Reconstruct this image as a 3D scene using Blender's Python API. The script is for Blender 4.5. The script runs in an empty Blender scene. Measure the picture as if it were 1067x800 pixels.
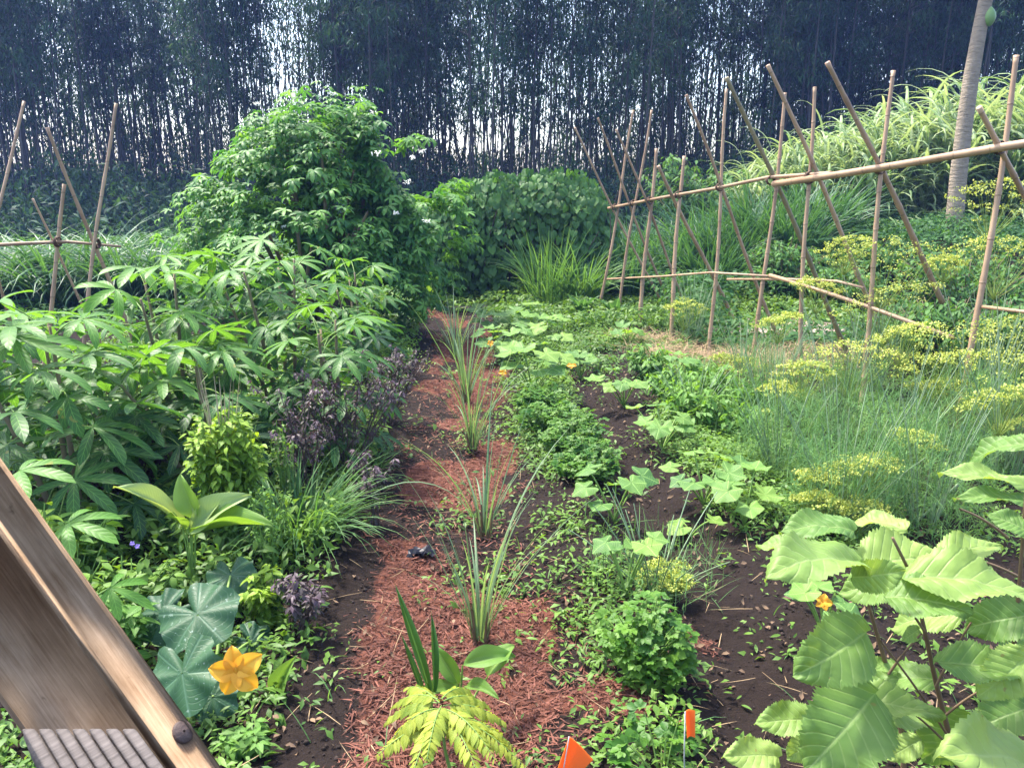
import bpy, math, random
import numpy as np
from mathutils import Vector, Matrix

rng = np.random.default_rng(11)
random.seed(11)
PI = math.pi
sc = bpy.context.scene
COL = sc.collection

# ------------------------------------------------------------------ camera
F = 830.0                       # focal length in photo pixels (photo 1067 x 800)
CAM = np.array([0.0, 0.0, 1.75])
PITCH = math.atan(205.0 / 830.0)
cam_d = bpy.data.cameras.new('camera')
cam = bpy.data.objects.new('camera', cam_d)
COL.objects.link(cam)
cam.location = CAM
cam.rotation_euler = (PI / 2 - PITCH, 0, 0)
cam_d.sensor_width = 36
cam_d.lens = 36 * F / 1067
cam_d.clip_start = 0.05
cam_d.clip_end = 1000
cam_d.dof.use_dof = True
cam_d.dof.focus_distance = 5.0
cam_d.dof.aperture_fstop = 36
sc.camera = cam

# ------------------------------------------------------------------ light
SUN_AZ, SUN_EL = math.radians(-50), math.radians(64)   # azimuth from +Y towards +X
w = bpy.data.worlds.new('World')
sc.world = w
w.use_nodes = True
nt = w.node_tree
bg = nt.nodes['Background']
sky = nt.nodes.new('ShaderNodeTexSky')
sky.sky_type = 'NISHITA'
sky.sun_disc = False
sky.sun_elevation = SUN_EL
sky.sun_rotation = SUN_AZ
sky.air_density = 1.0
sky.dust_density = 3.0
sky.ozone_density = 1.0
nt.links.new(sky.outputs[0], bg.inputs[0])
bg.inputs[1].default_value = 0.15
sl = bpy.data.lights.new('sun', 'SUN')
sl.energy = 2.5
sl.angle = math.radians(5)
sl.color = (1.0, 0.94, 0.84)
so = bpy.data.objects.new('sun', sl)
COL.objects.link(so)
sdir = Vector((math.sin(SUN_AZ) * math.cos(SUN_EL), math.cos(SUN_AZ) * math.cos(SUN_EL), math.sin(SUN_EL)))
so.rotation_euler = sdir.to_track_quat('Z', 'Y').to_euler()
so.location = sdir * 60
vs = sc.view_settings
vs.view_transform = 'Standard'
vs.look = 'None'
vs.exposure = 2.28
vs.gamma = 1
vs.use_curve_mapping = False
cy = sc.cycles
cy.use_denoising = True
cy.max_bounces = 7
cy.diffuse_bounces = 3
cy.glossy_bounces = 2
cy.transmission_bounces = 4
cy.sample_clamp_indirect = 6

# ------------------------------------------------------------------ helpers
cp, sp_ = math.cos(PITCH), math.sin(PITCH)


def ray(px, py):
    a, b = (px - 533.5) / F, (400 - py) / F
    return np.array([a, cp + b * sp_, -sp_ + b * cp])


def P(px, py, Y):
    "the point at forward distance Y that the photo shows at px, py"
    r = ray(px, py)
    return CAM + r * (Y / r[1])


def vnoise(x, y, s=0):
    x = np.asarray(x, float); y = np.asarray(y, float)
    xi = np.floor(x); yi = np.floor(y)
    fx = x - xi; fy = y - yi
    fx = fx * fx * (3 - 2 * fx); fy = fy * fy * (3 - 2 * fy)

    def h(a, b):
        q = np.sin(a * 127.1 + b * 311.7 + s * 74.7) * 43758.5453
        return q - np.floor(q)
    return (h(xi, yi) * (1 - fx) + h(xi + 1, yi) * fx) * (1 - fy) + (h(xi, yi + 1) * (1 - fx) + h(xi + 1, yi + 1) * fx) * fy


def fbm(x, y, s=0, o=3):
    t = 0; a = 0.5
    for k in range(o):
        t = t + a * vnoise(np.asarray(x) * 2 ** k, np.asarray(y) * 2 ** k, s + k)
        a *= 0.5
    return t / (1 - 0.5 ** o)


def sstep(a, b, x):
    t = np.clip((np.asarray(x, float) - a) / (b - a), 0, 1)
    return t * t * (3 - 2 * t)


def path_c(y):
    return -0.24 - 0.045 * (np.asarray(y, float) - 2.5)


def row_x(y, x0):
    "a planting row that starts at x0 and runs along the garden"
    return x0 - 0.03 * (np.asarray(y, float) - 3)


def terrain(x, y):
    x = np.asarray(x, float); y = np.asarray(y, float)
    near = 1 - sstep(12, 18, np.abs(y) + np.abs(x) * 0.3)
    z = (fbm(x * 1.3, y * 1.3, 1) - 0.5) * 0.10 * near + (fbm(x * 7, y * 7, 4, 2) - 0.5) * 0.035 * near
    d = x - path_c(y)
    z = z - 0.05 * np.exp(-(d / 0.35) ** 2) * near
    z = z - 0.06 * np.exp(-((x - row_x(y, 0.78)) / 0.16) ** 2) * near + 0.05 * np.exp(-((x - row_x(y, 0.45)) / 0.2) ** 2) * near
    z = z + 0.06 * np.exp(-((x - row_x(y, 1.25)) / 0.3) ** 2) * near
    z = z + 0.8 * sstep(2.2, 6.2, x) * sstep(10.0, 14.5, y)
    z = z - 1.2 * sstep(45, 140, y)
    return z


def G(px, py):
    r = ray(px, py)
    t = -CAM[2] / r[2] if r[2] < -0.02 else 60
    for _ in range(12):
        p = CAM + r * t
        e = p[2] - float(terrain(p[0], p[1]))
        t += e / max(0.05, -r[2]) * 0.8
    return CAM + r * t


def on(x, y):
    return np.array([x, y, float(terrain(x, y))])


def unit(v):
    v = np.asarray(v, float)
    return v / np.maximum(np.linalg.norm(v, axis=-1, keepdims=True), 1e-9)


def U(a, b, n=None):
    return rng.uniform(a, b, n)


class MB:
    def __init__(s):
        s.V = []; s.Q = []; s.T = []; s.UV = []; s.TI = []; s.n = 0

    def add(s, v, q=None, t=None, uv=None, tint=0.5):
        v = np.asarray(v, float).reshape(-1, 3)
        k = len(v)
        s.V.append(v)
        if q is not None and len(q): s.Q.append(np.asarray(q, int).reshape(-1, 4) + s.n)
        if t is not None and len(t): s.T.append(np.asarray(t, int).reshape(-1, 3) + s.n)
        s.UV.append(np.zeros((k, 2)) if uv is None else np.asarray(uv, float).reshape(-1, 2))
        s.TI.append(np.broadcast_to(np.asarray(tint, float), (k,)).copy())
        s.n += k

    def mesh(s, name, mat, smooth=True):
        V = np.concatenate(s.V); UV = np.concatenate(s.UV); TI = np.concatenate(s.TI)
        Q = np.concatenate(s.Q) if s.Q else np.zeros((0, 4), int)
        T = np.concatenate(s.T) if s.T else np.zeros((0, 3), int)
        me = bpy.data.meshes.new(name)
        me.vertices.add(len(V)); me.vertices.foreach_set('co', V.astype(np.float32).ravel())
        idx = np.concatenate([Q.ravel(), T.ravel()])
        me.loops.add(len(idx)); me.loops.foreach_set('vertex_index', idx.astype(np.int32))
        np_ = len(Q) + len(T)
        me.polygons.add(np_)
        st = np.concatenate([np.arange(len(Q)) * 4, len(Q) * 4 + np.arange(len(T)) * 3])
        me.polygons.foreach_set('loop_start', st.astype(np.int32))
        me.polygons.foreach_set('use_smooth', np.full(np_, smooth))
        ul = me.uv_layers.new(name='UVMap')
        ul.data.foreach_set('uv', UV[idx].astype(np.float32).ravel())
        at = me.attributes.new('tint', 'FLOAT', 'POINT')
        at.data.foreach_set('value', TI.astype(np.float32))
        me.materials.append(mat)
        me.update()
        me.validate()
        return me

    def build(s, name, mat, parent=None, smooth=True):
        o = bpy.data.objects.new(name, s.mesh(name, mat, smooth))
        COL.objects.link(o)
        if parent is not None: o.parent = parent
        return o


def tag(o, label=None, cat=None, group=None, kind=None):
    if label: o['label'] = label
    if cat: o['category'] = cat
    if group: o['group'] = group
    if kind: o['kind'] = kind
    return o


def thing(name, label, cat, loc=(0, 0, 0), group=None, rz=0):
    o = bpy.data.objects.new(name, None)
    COL.objects.link(o)
    o.empty_display_size = 0.1
    o.location = [float(c) for c in loc]
    o.rotation_euler = (0, 0, rz)
    return tag(o, label, cat, group)


def dup(root, loc, rz=0, scale=1.0, label=None, group=None):
    r = root.copy(); COL.objects.link(r)
    r.location = [float(c) for c in loc]; r.rotation_euler = (0, 0, rz)
    r.scale = (scale, scale, scale) if np.isscalar(scale) else scale
    if label: r['label'] = label
    if group: r['group'] = group
    for ch in list(root.children):
        c = ch.copy(); COL.objects.link(c); c.parent = r
        for g in list(ch.children):
            d = g.copy(); COL.objects.link(d); d.parent = c
    return r


# ---- templates: (verts, quads, tris, uv); x across, y along, z normal
def grid_quads(nr, nc):
    i, j = np.meshgrid(np.arange(nr - 1), np.arange(nc - 1), indexing='ij')
    a = (i * nc + j).ravel()
    return np.stack([a, a + 1, a + nc + 1, a + nc], 1)


def outline(kind, v):
    if kind == 'ovate': w_ = np.sin(PI * np.clip(v, 0, 1) ** 0.62) ** 0.85 * (1 - 0.25 * v)
    elif kind == 'broad': w_ = np.sin(PI * np.clip(v, 0, 1) ** 0.74) ** 0.66
    elif kind == 'lance': w_ = np.sin(PI * v ** 0.85) ** 0.9
    elif kind == 'obo': w_ = (v ** 0.85) * (1 - v) ** 0.55 * 2.2
    elif kind == 'petal': w_ = np.sin(PI * (0.12 + 0.88 * v) ** 0.9) ** 0.8
    else: w_ = np.sin(PI * v ** 0.75)
    return np.maximum(w_, 0.012)


def leaf_t(kind='ovate', W=0.6, nu=1, nv=6, fold=0.25, curl=0.6, wave=0.0, serr=0.0, nser=16, pw=1.4, side=0.0):
    v = np.linspace(0, 1, nv + 1)
    u = np.linspace(-1, 1, 2 * nu + 1)
    ang = -curl * v ** pw
    dy = np.cos(ang) / nv; dz = np.sin(ang) / nv
    yc = np.concatenate([[0], np.cumsum(dy[1:])]); zc = np.concatenate([[0], np.cumsum(dz[1:])])
    w_ = outline(kind, v) * W / 2
    vv, uu = np.meshgrid(v, u, indexing='ij')
    x = uu * w_[:, None]
    if serr: x = x * (1 + serr * (((vv * nser) % 1.0) - 0.5) * np.abs(uu) ** 4)
    hz = fold * np.abs(x) - 0.8 * abs(fold) * x * x / max(W, 0.01) + wave * np.sin(vv * 9 + uu * 2) * np.abs(uu) * W * 0.3
    na = -np.sin(ang); nb = np.cos(ang)
    y = yc[:, None] + hz * na[:, None] - (np.abs(uu) * serr * 0.12 if serr else 0)
    z = zc[:, None] + hz * nb[:, None]
    x = x + side * vv ** 2
    V = np.stack([x, y, z], -1).reshape(-1, 3)
    return V, grid_quads(nv + 1, 2 * nu + 1), None, np.stack([(uu + 1) / 2, vv], -1).reshape(-1, 2)


def merge_t(ts):
    V = []; Q = []; T = []; UV = []; n = 0
    for v, q, t, uv in ts:
        V.append(v); UV.append(uv)
        if q is not None and len(q): Q.append(q + n)
        if t is not None and len(t): T.append(t + n)
        n += len(v)
    return np.concatenate(V), (np.concatenate(Q) if Q else None), (np.concatenate(T) if T else None), np.concatenate(UV)


def rotz_t(t, a, sc_=1.0, tilt=0.0, off=(0, 0, 0)):
    v, q, tr, uv = t
    v = v * sc_
    c, s = math.cos(tilt), math.sin(tilt)
    v = np.stack([v[:, 0], v[:, 1] * c - v[:, 2] * s, v[:, 1] * s + v[:, 2] * c], 1)
    c, s = math.cos(a), math.sin(a)
    v = np.stack([v[:, 0] * c - v[:, 1] * s, v[:, 0] * s + v[:, 1] * c, v[:, 2]], 1) + np.array(off)
    return v, q, tr, uv


def palmate(nl=7, W=0.3, droop=0.7, spread=2.2, kind='obo', nv=6, tilt=0.15, falloff=0.35):
    ts = []
    for a in np.linspace(-spread, spread, nl):
        L = 1 - falloff * (abs(a) / spread) ** 1.4 + U(-0.05, 0.05)
        ts.append(rotz_t(leaf_t(kind, W=W * U(0.9, 1.1), nu=1, nv=nv, fold=0.45, curl=droop * U(0.75, 1.25)), a + U(-0.06, 0.06), L, tilt + U(-0.1, 0.1), (0, 0, 0.004 * a)))
    return merge_t(ts)


def polar_t(r_of, rings=4, sect=20, cup=0.2, ruffle=0.04, nr=5, fold=0.0):
    th = np.linspace(-PI, PI, sect + 1)
    rr = r_of(th)
    V = [[0, 0, 0]]; UV = [[0.5, 0]]
    for k in range(1, rings + 1):
        f = k / rings
        r = rr * f
        x = r * np.sin(th); y = r * np.cos(th)
        z = cup * r * r + ruffle * np.cos(nr * th) * f * f + fold * np.abs(x)
        V += np.stack([x, y, z], 1).tolist(); UV += np.stack([th / (2 * PI) + 0.5, np.full_like(th, f)], 1).tolist()
    n = sect + 1
    T = [[0, 1 + j + 1, 1 + j] for j in range(sect)]
    Q = []
    for k in range(rings - 1):
        a = 1 + k * n
        Q += [[a + j, a + j + 1, a + n + j + 1, a + n + j] for j in range(sect)]
    return np.array(V, float), np.array(Q, int), np.array(T, int), np.array(UV, float)


def heart_r(th):
    r = 0.5 + 0.25 * np.exp(-(th / 0.4) ** 2) - 0.38 * np.exp(-((np.abs(th) - PI) / 0.4) ** 2)
    return r


def squash_r(th):
    r = 0.47 * (1 + 0.085 * np.cos(5 * th) + 0.03 * np.cos(10 * th)) + 0.07 * np.exp(-(th / 0.3) ** 2) - 0.36 * np.exp(-((np.abs(th) - PI) / 0.3) ** 2)
    return r * (1 + 0.025 * np.sin(31 * th))


def place(mb, tpl, pos, d, n, s, tint=0.5):
    V, Q, T, UV = tpl
    pos = np.asarray(pos, float).reshape(-1, 3); K = len(pos)
    d = unit(np.broadcast_to(np.asarray(d, float), (K, 3)))
    n = np.broadcast_to(np.asarray(n, float), (K, 3))
    n = n - (n * d).sum(1, keepdims=True) * d
    n = unit(n + 1e-6)
    x = np.cross(d, n)
    s = np.asarray(s, float)
    if s.ndim == 2: sx, sy, sz = s[:, 0], s[:, 1], s[:, 2]
    else:
        s = np.broadcast_to(s, (K,)); sx = sy = sz = s
    W_ = pos[:, None] + (V[None, :, 0] * sx[:, None])[..., None] * x[:, None] + (V[None, :, 1] * sy[:, None])[..., None] * d[:, None] + (V[None, :, 2] * sz[:, None])[..., None] * n[:, None]
    M = len(V)
    off = (np.arange(K) * M)[:, None, None]
    q = (Q[None] + off).reshape(-1, 4) if Q is not None and len(Q) else None
    t = (T[None] + off).reshape(-1, 3) if T is not None and len(T) else None
    ti = np.repeat(np.broadcast_to(np.asarray(tint, float), (K,)), M)
    mb.add(W_.reshape(-1, 3), q, t, np.tile(UV, (K, 1)), ti)


def place_mix(mb, tpls, pos, d, n, s, tint):
    K = len(pos)
    ch = rng.integers(0, len(tpls), K)
    for k, t in enumerate(tpls):
        m = ch == k
        if m.any():
            place(mb, t, pos[m], d[m], n[m], np.asarray(s)[m], np.asarray(tint)[m])


def blades(mb, base, az, lean, length, width, bend, seg=6, fold=0.0, tint=0.5, pw=1.3, tipw=0.05, twist=0.0):
    base = np.asarray(base, float).reshape(-1, 3); K = len(base)
    B = lambda a: np.broadcast_to(np.asarray(a, float), (K,))
    az, lean, length, width, bend = map(B, (az, lean, length, width, bend))
    ca, sa = np.cos(az), np.sin(az)
    p = base.copy(); rings = []; nr = 3 if fold else 2
    tw = B(twist)
    for k in range(seg + 1):
        t = k / seg
        ang = lean + bend * t ** pw
        dirv = np.stack([np.sin(ang) * ca, np.sin(ang) * sa, np.cos(ang)], 1)
        if k: p = p + dirv * (length / seg)[:, None]
        wd = width / 2 * (min(1, 0.55 + 2 * t) * (1 - t ** 2.2) + tipw)
        c2, s2 = np.cos(tw * t), np.sin(tw * t)
        side0 = np.stack([-sa, ca, np.zeros(K)], 1)
        nrm0 = np.cross(dirv, side0)
        side = side0 * c2[:, None] + nrm0 * s2[:, None]
        if fold:
            nrm = np.cross(side, dirv)
            rings.append(np.stack([p - side * wd[:, None], p - nrm * (fold * wd)[:, None], p + side * wd[:, None]], 1))
        else:
            rings.append(np.stack([p - side * wd[:, None], p + side * wd[:, None]], 1))
    V = np.stack(rings, 1)                      # K, seg+1, nr, 3
    M = (seg + 1) * nr
    q = (grid_quads(seg + 1, nr)[None] + (np.arange(K) * M)[:, None, None]).reshape(-1, 4)
    uu = np.tile(np.linspace(0, 1, nr), seg + 1); vv = np.repeat(np.linspace(0, 1, seg + 1), nr)
    mb.add(V.reshape(-1, 3), q, None, np.tile(np.stack([uu, vv], 1), (K, 1)), np.repeat(B(tint), M))
    return p


def tube(mb, pts, rad, sides=6, tint=0.5, cap=True):
    pts = np.asarray(pts, float); n = len(pts)
    rad = np.broadcast_to(np.asarray(rad, float), (n,))
    tg = unit(np.gradient(pts, axis=0))
    ref = np.array([0.0, 0, 1]) if abs(tg[0][2]) < 0.9 else np.array([1.0, 0, 0])
    a = unit(np.cross(tg, ref)); b = np.cross(tg, a)
    th = np.arange(sides) / sides * 2 * PI
    V = pts[:, None] + rad[:, None, None] * (np.cos(th)[None, :, None] * a[:, None] + np.sin(th)[None, :, None] * b[:, None])
    Q = []
    for k in range(n - 1):
        for j in range(sides):
            j2 = (j + 1) % sides
            Q.append([k * sides + j, k * sides + j2, (k + 1) * sides + j2, (k + 1) * sides + j])
    Vl = V.reshape(-1, 3); T = []
    L = np.concatenate([[0], np.cumsum(np.linalg.norm(np.diff(pts, axis=0), axis=1))])
    UV = np.stack([np.tile(th / (2 * PI), n), np.repeat(L, sides)], 1)
    if cap:
        Vl = np.concatenate([Vl, pts[:1], pts[-1:]]); UV = np.concatenate([UV, [[0, 0], [0, L[-1]]]])
        c0, c1 = n * sides, n * sides + 1
        for j in range(sides):
            j2 = (j + 1) % sides
            T.append([c0, j2, j]); T.append([c1, (n - 1) * sides + j, (n - 1) * sides + j2])
    mb.add(Vl, Q, T, UV, tint)


def stalks(mb, A, B, C, r0, r1, seg=4, sides=4, tint=0.5):
    "many bent stalks at once: quadratic curves from A by way of B to C"
    A, B, C = (np.asarray(q, float).reshape(-1, 3) for q in (A, B, C)); K = len(A)
    t = np.linspace(0, 1, seg + 1)[None, :, None]
    p = A[:, None] * (1 - t) ** 2 + 2 * B[:, None] * t * (1 - t) + C[:, None] * t ** 2
    tg = unit(np.gradient(p, axis=1) + 1e-9)
    ref = np.where(np.abs(tg[..., 2:3]) > 0.9, np.array([1.0, 0, 0]), np.array([0, 0, 1.0]))
    a = unit(np.cross(tg, ref)); b = np.cross(tg, a)
    r0 = np.broadcast_to(np.asarray(r0, float), (K,)); r1 = np.broadcast_to(np.asarray(r1, float), (K,))
    tt = np.linspace(0, 1, seg + 1)
    r = r0[:, None] * (1 - tt) + r1[:, None] * tt
    th = np.arange(sides) / sides * 2 * PI
    V = p[:, :, None] + r[:, :, None, None] * (np.cos(th)[:, None] * a[:, :, None] + np.sin(th)[:, None] * b[:, :, None])
    base = []
    for k in range(seg):
        for j in range(sides):
            j2 = (j + 1) % sides
            base.append([k * sides + j, k * sides + j2, (k + 1) * sides + j2, (k + 1) * sides + j])
    base = np.array(base); M = (seg + 1) * sides
    q = (base[None] + (np.arange(K) * M)[:, None, None]).reshape(-1, 4)
    mb.add(V.reshape(-1, 3), q, None, None, np.repeat(np.broadcast_to(np.asarray(tint, float), (K,)), M))


def box(mb, c, ax, ay, az, bev=0.0, tint=0.5):
    "a block from its centre and three half-axis vectors, edges chamfered"
    c, ax, ay, az = (np.asarray(q, float) for q in (c, ax, ay, az))
    l = [np.linalg.norm(q) for q in (ax, ay, az)]
    e = [q / k for q, k in zip((ax, ay, az), l)]
    import bmesh
    bm = bmesh.new()
    bmesh.ops.create_cube(bm, size=2)
    for v in bm.verts:
        q = e[0] * v.co.x * l[0] + e[1] * v.co.y * l[1] + e[2] * v.co.z * l[2]
        v.co = Vector(q)
    if bev: bmesh.ops.bevel(bm, geom=bm.edges[:], offset=bev, segments=2, affect='EDGES', profile=0.5)
    bmesh.ops.triangulate(bm, faces=bm.faces[:])
    bm.verts.ensure_lookup_table()
    V = np.array([v.co[:] for v in bm.verts])
    T = [[v.index for v in f.verts] for f in bm.faces]
    UV = np.stack([V @ e[0], V @ e[1] + V @ e[2]], 1)
    bm.free()
    mb.add(V + c, None, T, UV, tint)


# ------------------------------------------------------------------ materials
def newmat(name):
    m = bpy.data.materials.new(name); m.use_nodes = True
    n = m.node_tree; n.nodes.clear()
    out = n.nodes.new('ShaderNodeOutputMaterial')
    return m, n, out


def N(n, t, **kw):
    x = n.nodes.new(t)
    for k, v in kw.items(): setattr(x, k, v)
    return x


def math_(n, op, a, b=None, c=None):
    x = N(n, 'ShaderNodeMath', operation=op)
    for i, q in enumerate((a, b, c)):
        if q is None: continue
        if hasattr(q, 'is_output'): n.links.new(q, x.inputs[i])
        else: x.inputs[i].default_value = q
    return x.outputs[0]


def mixc(n, f, a, b, blend='MIX'):
    x = N(n, 'ShaderNodeMix', data_type='RGBA', blend_type=blend)
    for s, q in ((x.inputs['Factor'], f), (x.inputs[6], a), (x.inputs[7], b)):
        if hasattr(q, 'is_output'): n.links.new(q, s)
        elif isinstance(q, (tuple, list)): s.default_value = (*q[:3], 1)
        else: s.default_value = q
    return x.outputs[2]


def leafmat(name, c1, c2, trans=0.4, tmul=(1.5, 1.35, 0.55), rough=0.5, vein=None, vcol=None, nlat=9, spec=0.3, spots=None, noise=9.0):
    m, n, out = newmat(name)
    at = N(n, 'ShaderNodeAttribute', attribute_name='tint')
    oi = N(n, 'ShaderNodeObjectInfo')
    tc = N(n, 'ShaderNodeTexCoord')
    nz = N(n, 'ShaderNodeTexNoise'); nz.inputs['Scale'].default_value = noise; nz.inputs['Detail'].default_value = 3
    n.links.new(tc.outputs['Object'], nz.inputs['Vector'])
    f = math_(n, 'ADD', at.outputs['Fac'], math_(n, 'MULTIPLY', math_(n, 'SUBTRACT', nz.outputs[0], 0.5), 0.7))
    f = math_(n, 'ADD', f, math_(n, 'MULTIPLY', math_(n, 'SUBTRACT', oi.outputs['Random'], 0.5), 0.25))
    f = math_(n, 'MINIMUM', math_(n, 'MAXIMUM', f, 0.0), 1.0)
    col = mixc(n, f, c1, c2)
    bump = None; quilt = None
    if vein:
        uv = N(n, 'ShaderNodeUVMap'); uv.uv_map = 'UVMap'
        sx = N(n, 'ShaderNodeSeparateXYZ'); n.links.new(uv.outputs[0], sx.inputs[0])
        u, v = sx.outputs[0], sx.outputs[1]
        if vein == 'pinnate':
            a = math_(n, 'ABSOLUTE', math_(n, 'MULTIPLY', math_(n, 'SUBTRACT', u, 0.5), 2.0))
            mid = math_(n, 'SUBTRACT', 1.0, math_(n, 'MULTIPLY', a, 14.0))
            lat = math_(n, 'PINGPONG', math_(n, 'SUBTRACT', math_(n, 'MULTIPLY', v, float(nlat)), math_(n, 'MULTIPLY', a, nlat * 0.22)), 0.5)
            latl = math_(n, 'SUBTRACT', 1.0, math_(n, 'MULTIPLY', lat, 9.0))
            vf = math_(n, 'MAXIMUM', mid, math_(n, 'MULTIPLY', latl, 0.6)); quilt = lat
        elif vein == 'radial':
            lat = math_(n, 'PINGPONG', math_(n, 'MULTIPLY', math_(n, 'SUBTRACT', u, 0.5), 5.0), 0.5)
            latl = math_(n, 'SUBTRACT', 1.0, math_(n, 'MULTIPLY', math_(n, 'MULTIPLY', lat, math_(n, 'ADD', v, 0.15)), 24.0))
            br = math_(n, 'PINGPONG', math_(n, 'SUBTRACT', math_(n, 'MULTIPLY', v, 6.0), math_(n, 'MULTIPLY', lat, 4.0)), 0.5)
            brl = math_(n, 'SUBTRACT', 1.0, math_(n, 'MULTIPLY', br, 9.0))
            vf = math_(n, 'MAXIMUM', latl, math_(n, 'MULTIPLY', brl, 0.5))
        else:                                   # parallel
            a = math_(n, 'ABSOLUTE', math_(n, 'SUBTRACT', u, 0.5))
            vf = math_(n, 'SUBTRACT', 1.0, math_(n, 'MULTIPLY', a, 9.0))
        vf = math_(n, 'MINIMUM', math_(n, 'MAXIMUM', vf, 0.0), 1.0)
        col = mixc(n, math_(n, 'MULTIPLY', vf, 0.55), col, vcol or tuple(min(0.6, q * 2.2 + 0.05) for q in c2))
        bump = N(n, 'ShaderNodeBump'); bump.inputs['Strength'].default_value = 0.35; bump.inputs['Distance'].default_value = 0.004
        bump.invert = quilt is None
        if quilt is not None: bump.inputs['Strength'].default_value = 0.4 if name == 'serrated_leaf' else 0.22
        n.links.new(vf if quilt is None else math_(n, 'SUBTRACT', math_(n, 'POWER', quilt, 0.6), math_(n, 'MULTIPLY', vf, 0.8)), bump.inputs['Height'])
    if spots:
        n2 = N(n, 'ShaderNodeTexNoise'); n2.inputs['Scale'].default_value = spots[1]; n2.inputs['Detail'].default_value = 2
        n.links.new(tc.outputs['Object'], n2.inputs['Vector'])
        sf = math_(n, 'MULTIPLY', math_(n, 'GREATER_THAN', n2.outputs[0], spots[2]), 0.6)
        col = mixc(n, sf, col, spots[0])
    pb = N(n, 'ShaderNodeBsdfPrincipled')
    n.links.new(col, pb.inputs['Base Color'])
    pb.inputs['Roughness'].default_value = rough
    pb.inputs['Specular IOR Level'].default_value = spec
    tr = N(n, 'ShaderNodeBsdfTranslucent')
    tcol = mixc(n, 1.0, col, tmul, 'MULTIPLY')
    n.links.new(tcol, tr.inputs['Color'])
    if bump:
        n.links.new(bump.outputs[0], pb.inputs['Normal'])
    mx = N(n, 'ShaderNodeMixShader'); mx.inputs[0].default_value = trans
    n.links.new(pb.outputs[0], mx.inputs[1]); n.links.new(tr.outputs[0], mx.inputs[2])
    n.links.new(mx.outputs[0], out.inputs['Surface'])
    return m


def plainmat(name, c1, c2, scale=8.0, rough=0.8, bump=0.3, stretch=(1, 1, 1), spec=0.3, tintw=0.6, detail=5, bdist=0.01):
    m, n, out = newmat(name)
    tc = N(n, 'ShaderNodeTexCoord'); mp = N(n, 'ShaderNodeMapping')
    mp.inputs['Scale'].default_value = stretch
    n.links.new(tc.outputs['Object'], mp.inputs[0])
    nz = N(n, 'ShaderNodeTexNoise'); nz.inputs['Scale'].default_value = scale; nz.inputs['Detail'].default_value = detail
    nz.inputs['Roughness'].default_value = 0.65
    n.links.new(mp.outputs[0], nz.inputs['Vector'])
    at = N(n, 'ShaderNodeAttribute', attribute_name='tint')
    f = math_(n, 'ADD', math_(n, 'MULTIPLY', at.outputs['Fac'], tintw), math_(n, 'MULTIPLY', math_(n, 'SUBTRACT', nz.outputs[0], 0.5 - 0.5 * (1 - tintw)), 1.6 * (1 - 0.5 * tintw)))
    f = math_(n, 'MINIMUM', math_(n, 'MAXIMUM', f, 0.0), 1.0)
    col = mixc(n, f, c1, c2)
    pb = N(n, 'ShaderNodeBsdfPrincipled')
    n.links.new(col, pb.inputs['Base Color'])
    pb.inputs['Roughness'].default_value = rough; pb.inputs['Specular IOR Level'].default_value = spec
    if bump:
        b = N(n, 'ShaderNodeBump'); b.inputs['Strength'].default_value = bump; b.inputs['Distance'].default_value = bdist
        n.links.new(nz.outputs[0], b.inputs['Height']); n.links.new(b.outputs[0], pb.inputs['Normal'])
    n.links.new(pb.outputs[0], out.inputs['Surface'])
    return m


def polemat(name, c1, c2, dark=(0.06, 0.04, 0.025), node=0.3):
    "bamboo pole: noise streaks and darker joints along its length (UV v in metres)"
    m, n, out = newmat(name)
    uv = N(n, 'ShaderNodeUVMap'); uv.uv_map = 'UVMap'
    sx = N(n, 'ShaderNodeSeparateXYZ'); n.links.new(uv.outputs[0], sx.inputs[0])
    tc = N(n, 'ShaderNodeTexCoord')
    nz = N(n, 'ShaderNodeTexNoise'); nz.inputs['Scale'].default_value = 3.2; nz.inputs['Detail'].default_value = 5
    n.links.new(tc.outputs['Object'], nz.inputs['Vector'])
    oi = N(n, 'ShaderNodeObjectInfo')
    at = N(n, 'ShaderNodeAttribute', attribute_name='tint')
    f = math_(n, 'ADD', math_(n, 'MULTIPLY', math_(n, 'SUBTRACT', nz.outputs[0], 0.3), 1.5), math_(n, 'SUBTRACT', at.outputs['Fac'], 0.5))
    f = math_(n, 'MINIMUM', math_(n, 'MAXIMUM', f, 0.0), 1.0)
    col = mixc(n, f, c1, c2)
    j = math_(n, 'PINGPONG', sx.outputs[1], node / 2)
    jf = math_(n, 'MINIMUM', math_(n, 'MAXIMUM', math_(n, 'SUBTRACT', 1.0, math_(n, 'MULTIPLY', j, 110.0)), 0.0), 1.0)
    col = mixc(n, math_(n, 'MULTIPLY', jf, 0.45), col, dark)
    pb = N(n, 'ShaderNodeBsdfPrincipled')
    n.links.new(col, pb.inputs['Base Color'])
    pb.inputs['Roughness'].default_value = 0.55
    b = N(n, 'ShaderNodeBump'); b.inputs['Strength'].default_value = 0.4; b.inputs['Distance'].default_value = 0.006
    n.links.new(jf, b.inputs['Height']); n.links.new(b.outputs[0], pb.inputs['Normal'])
    n.links.new(pb.outputs[0], out.inputs['Surface'])
    return m


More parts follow.
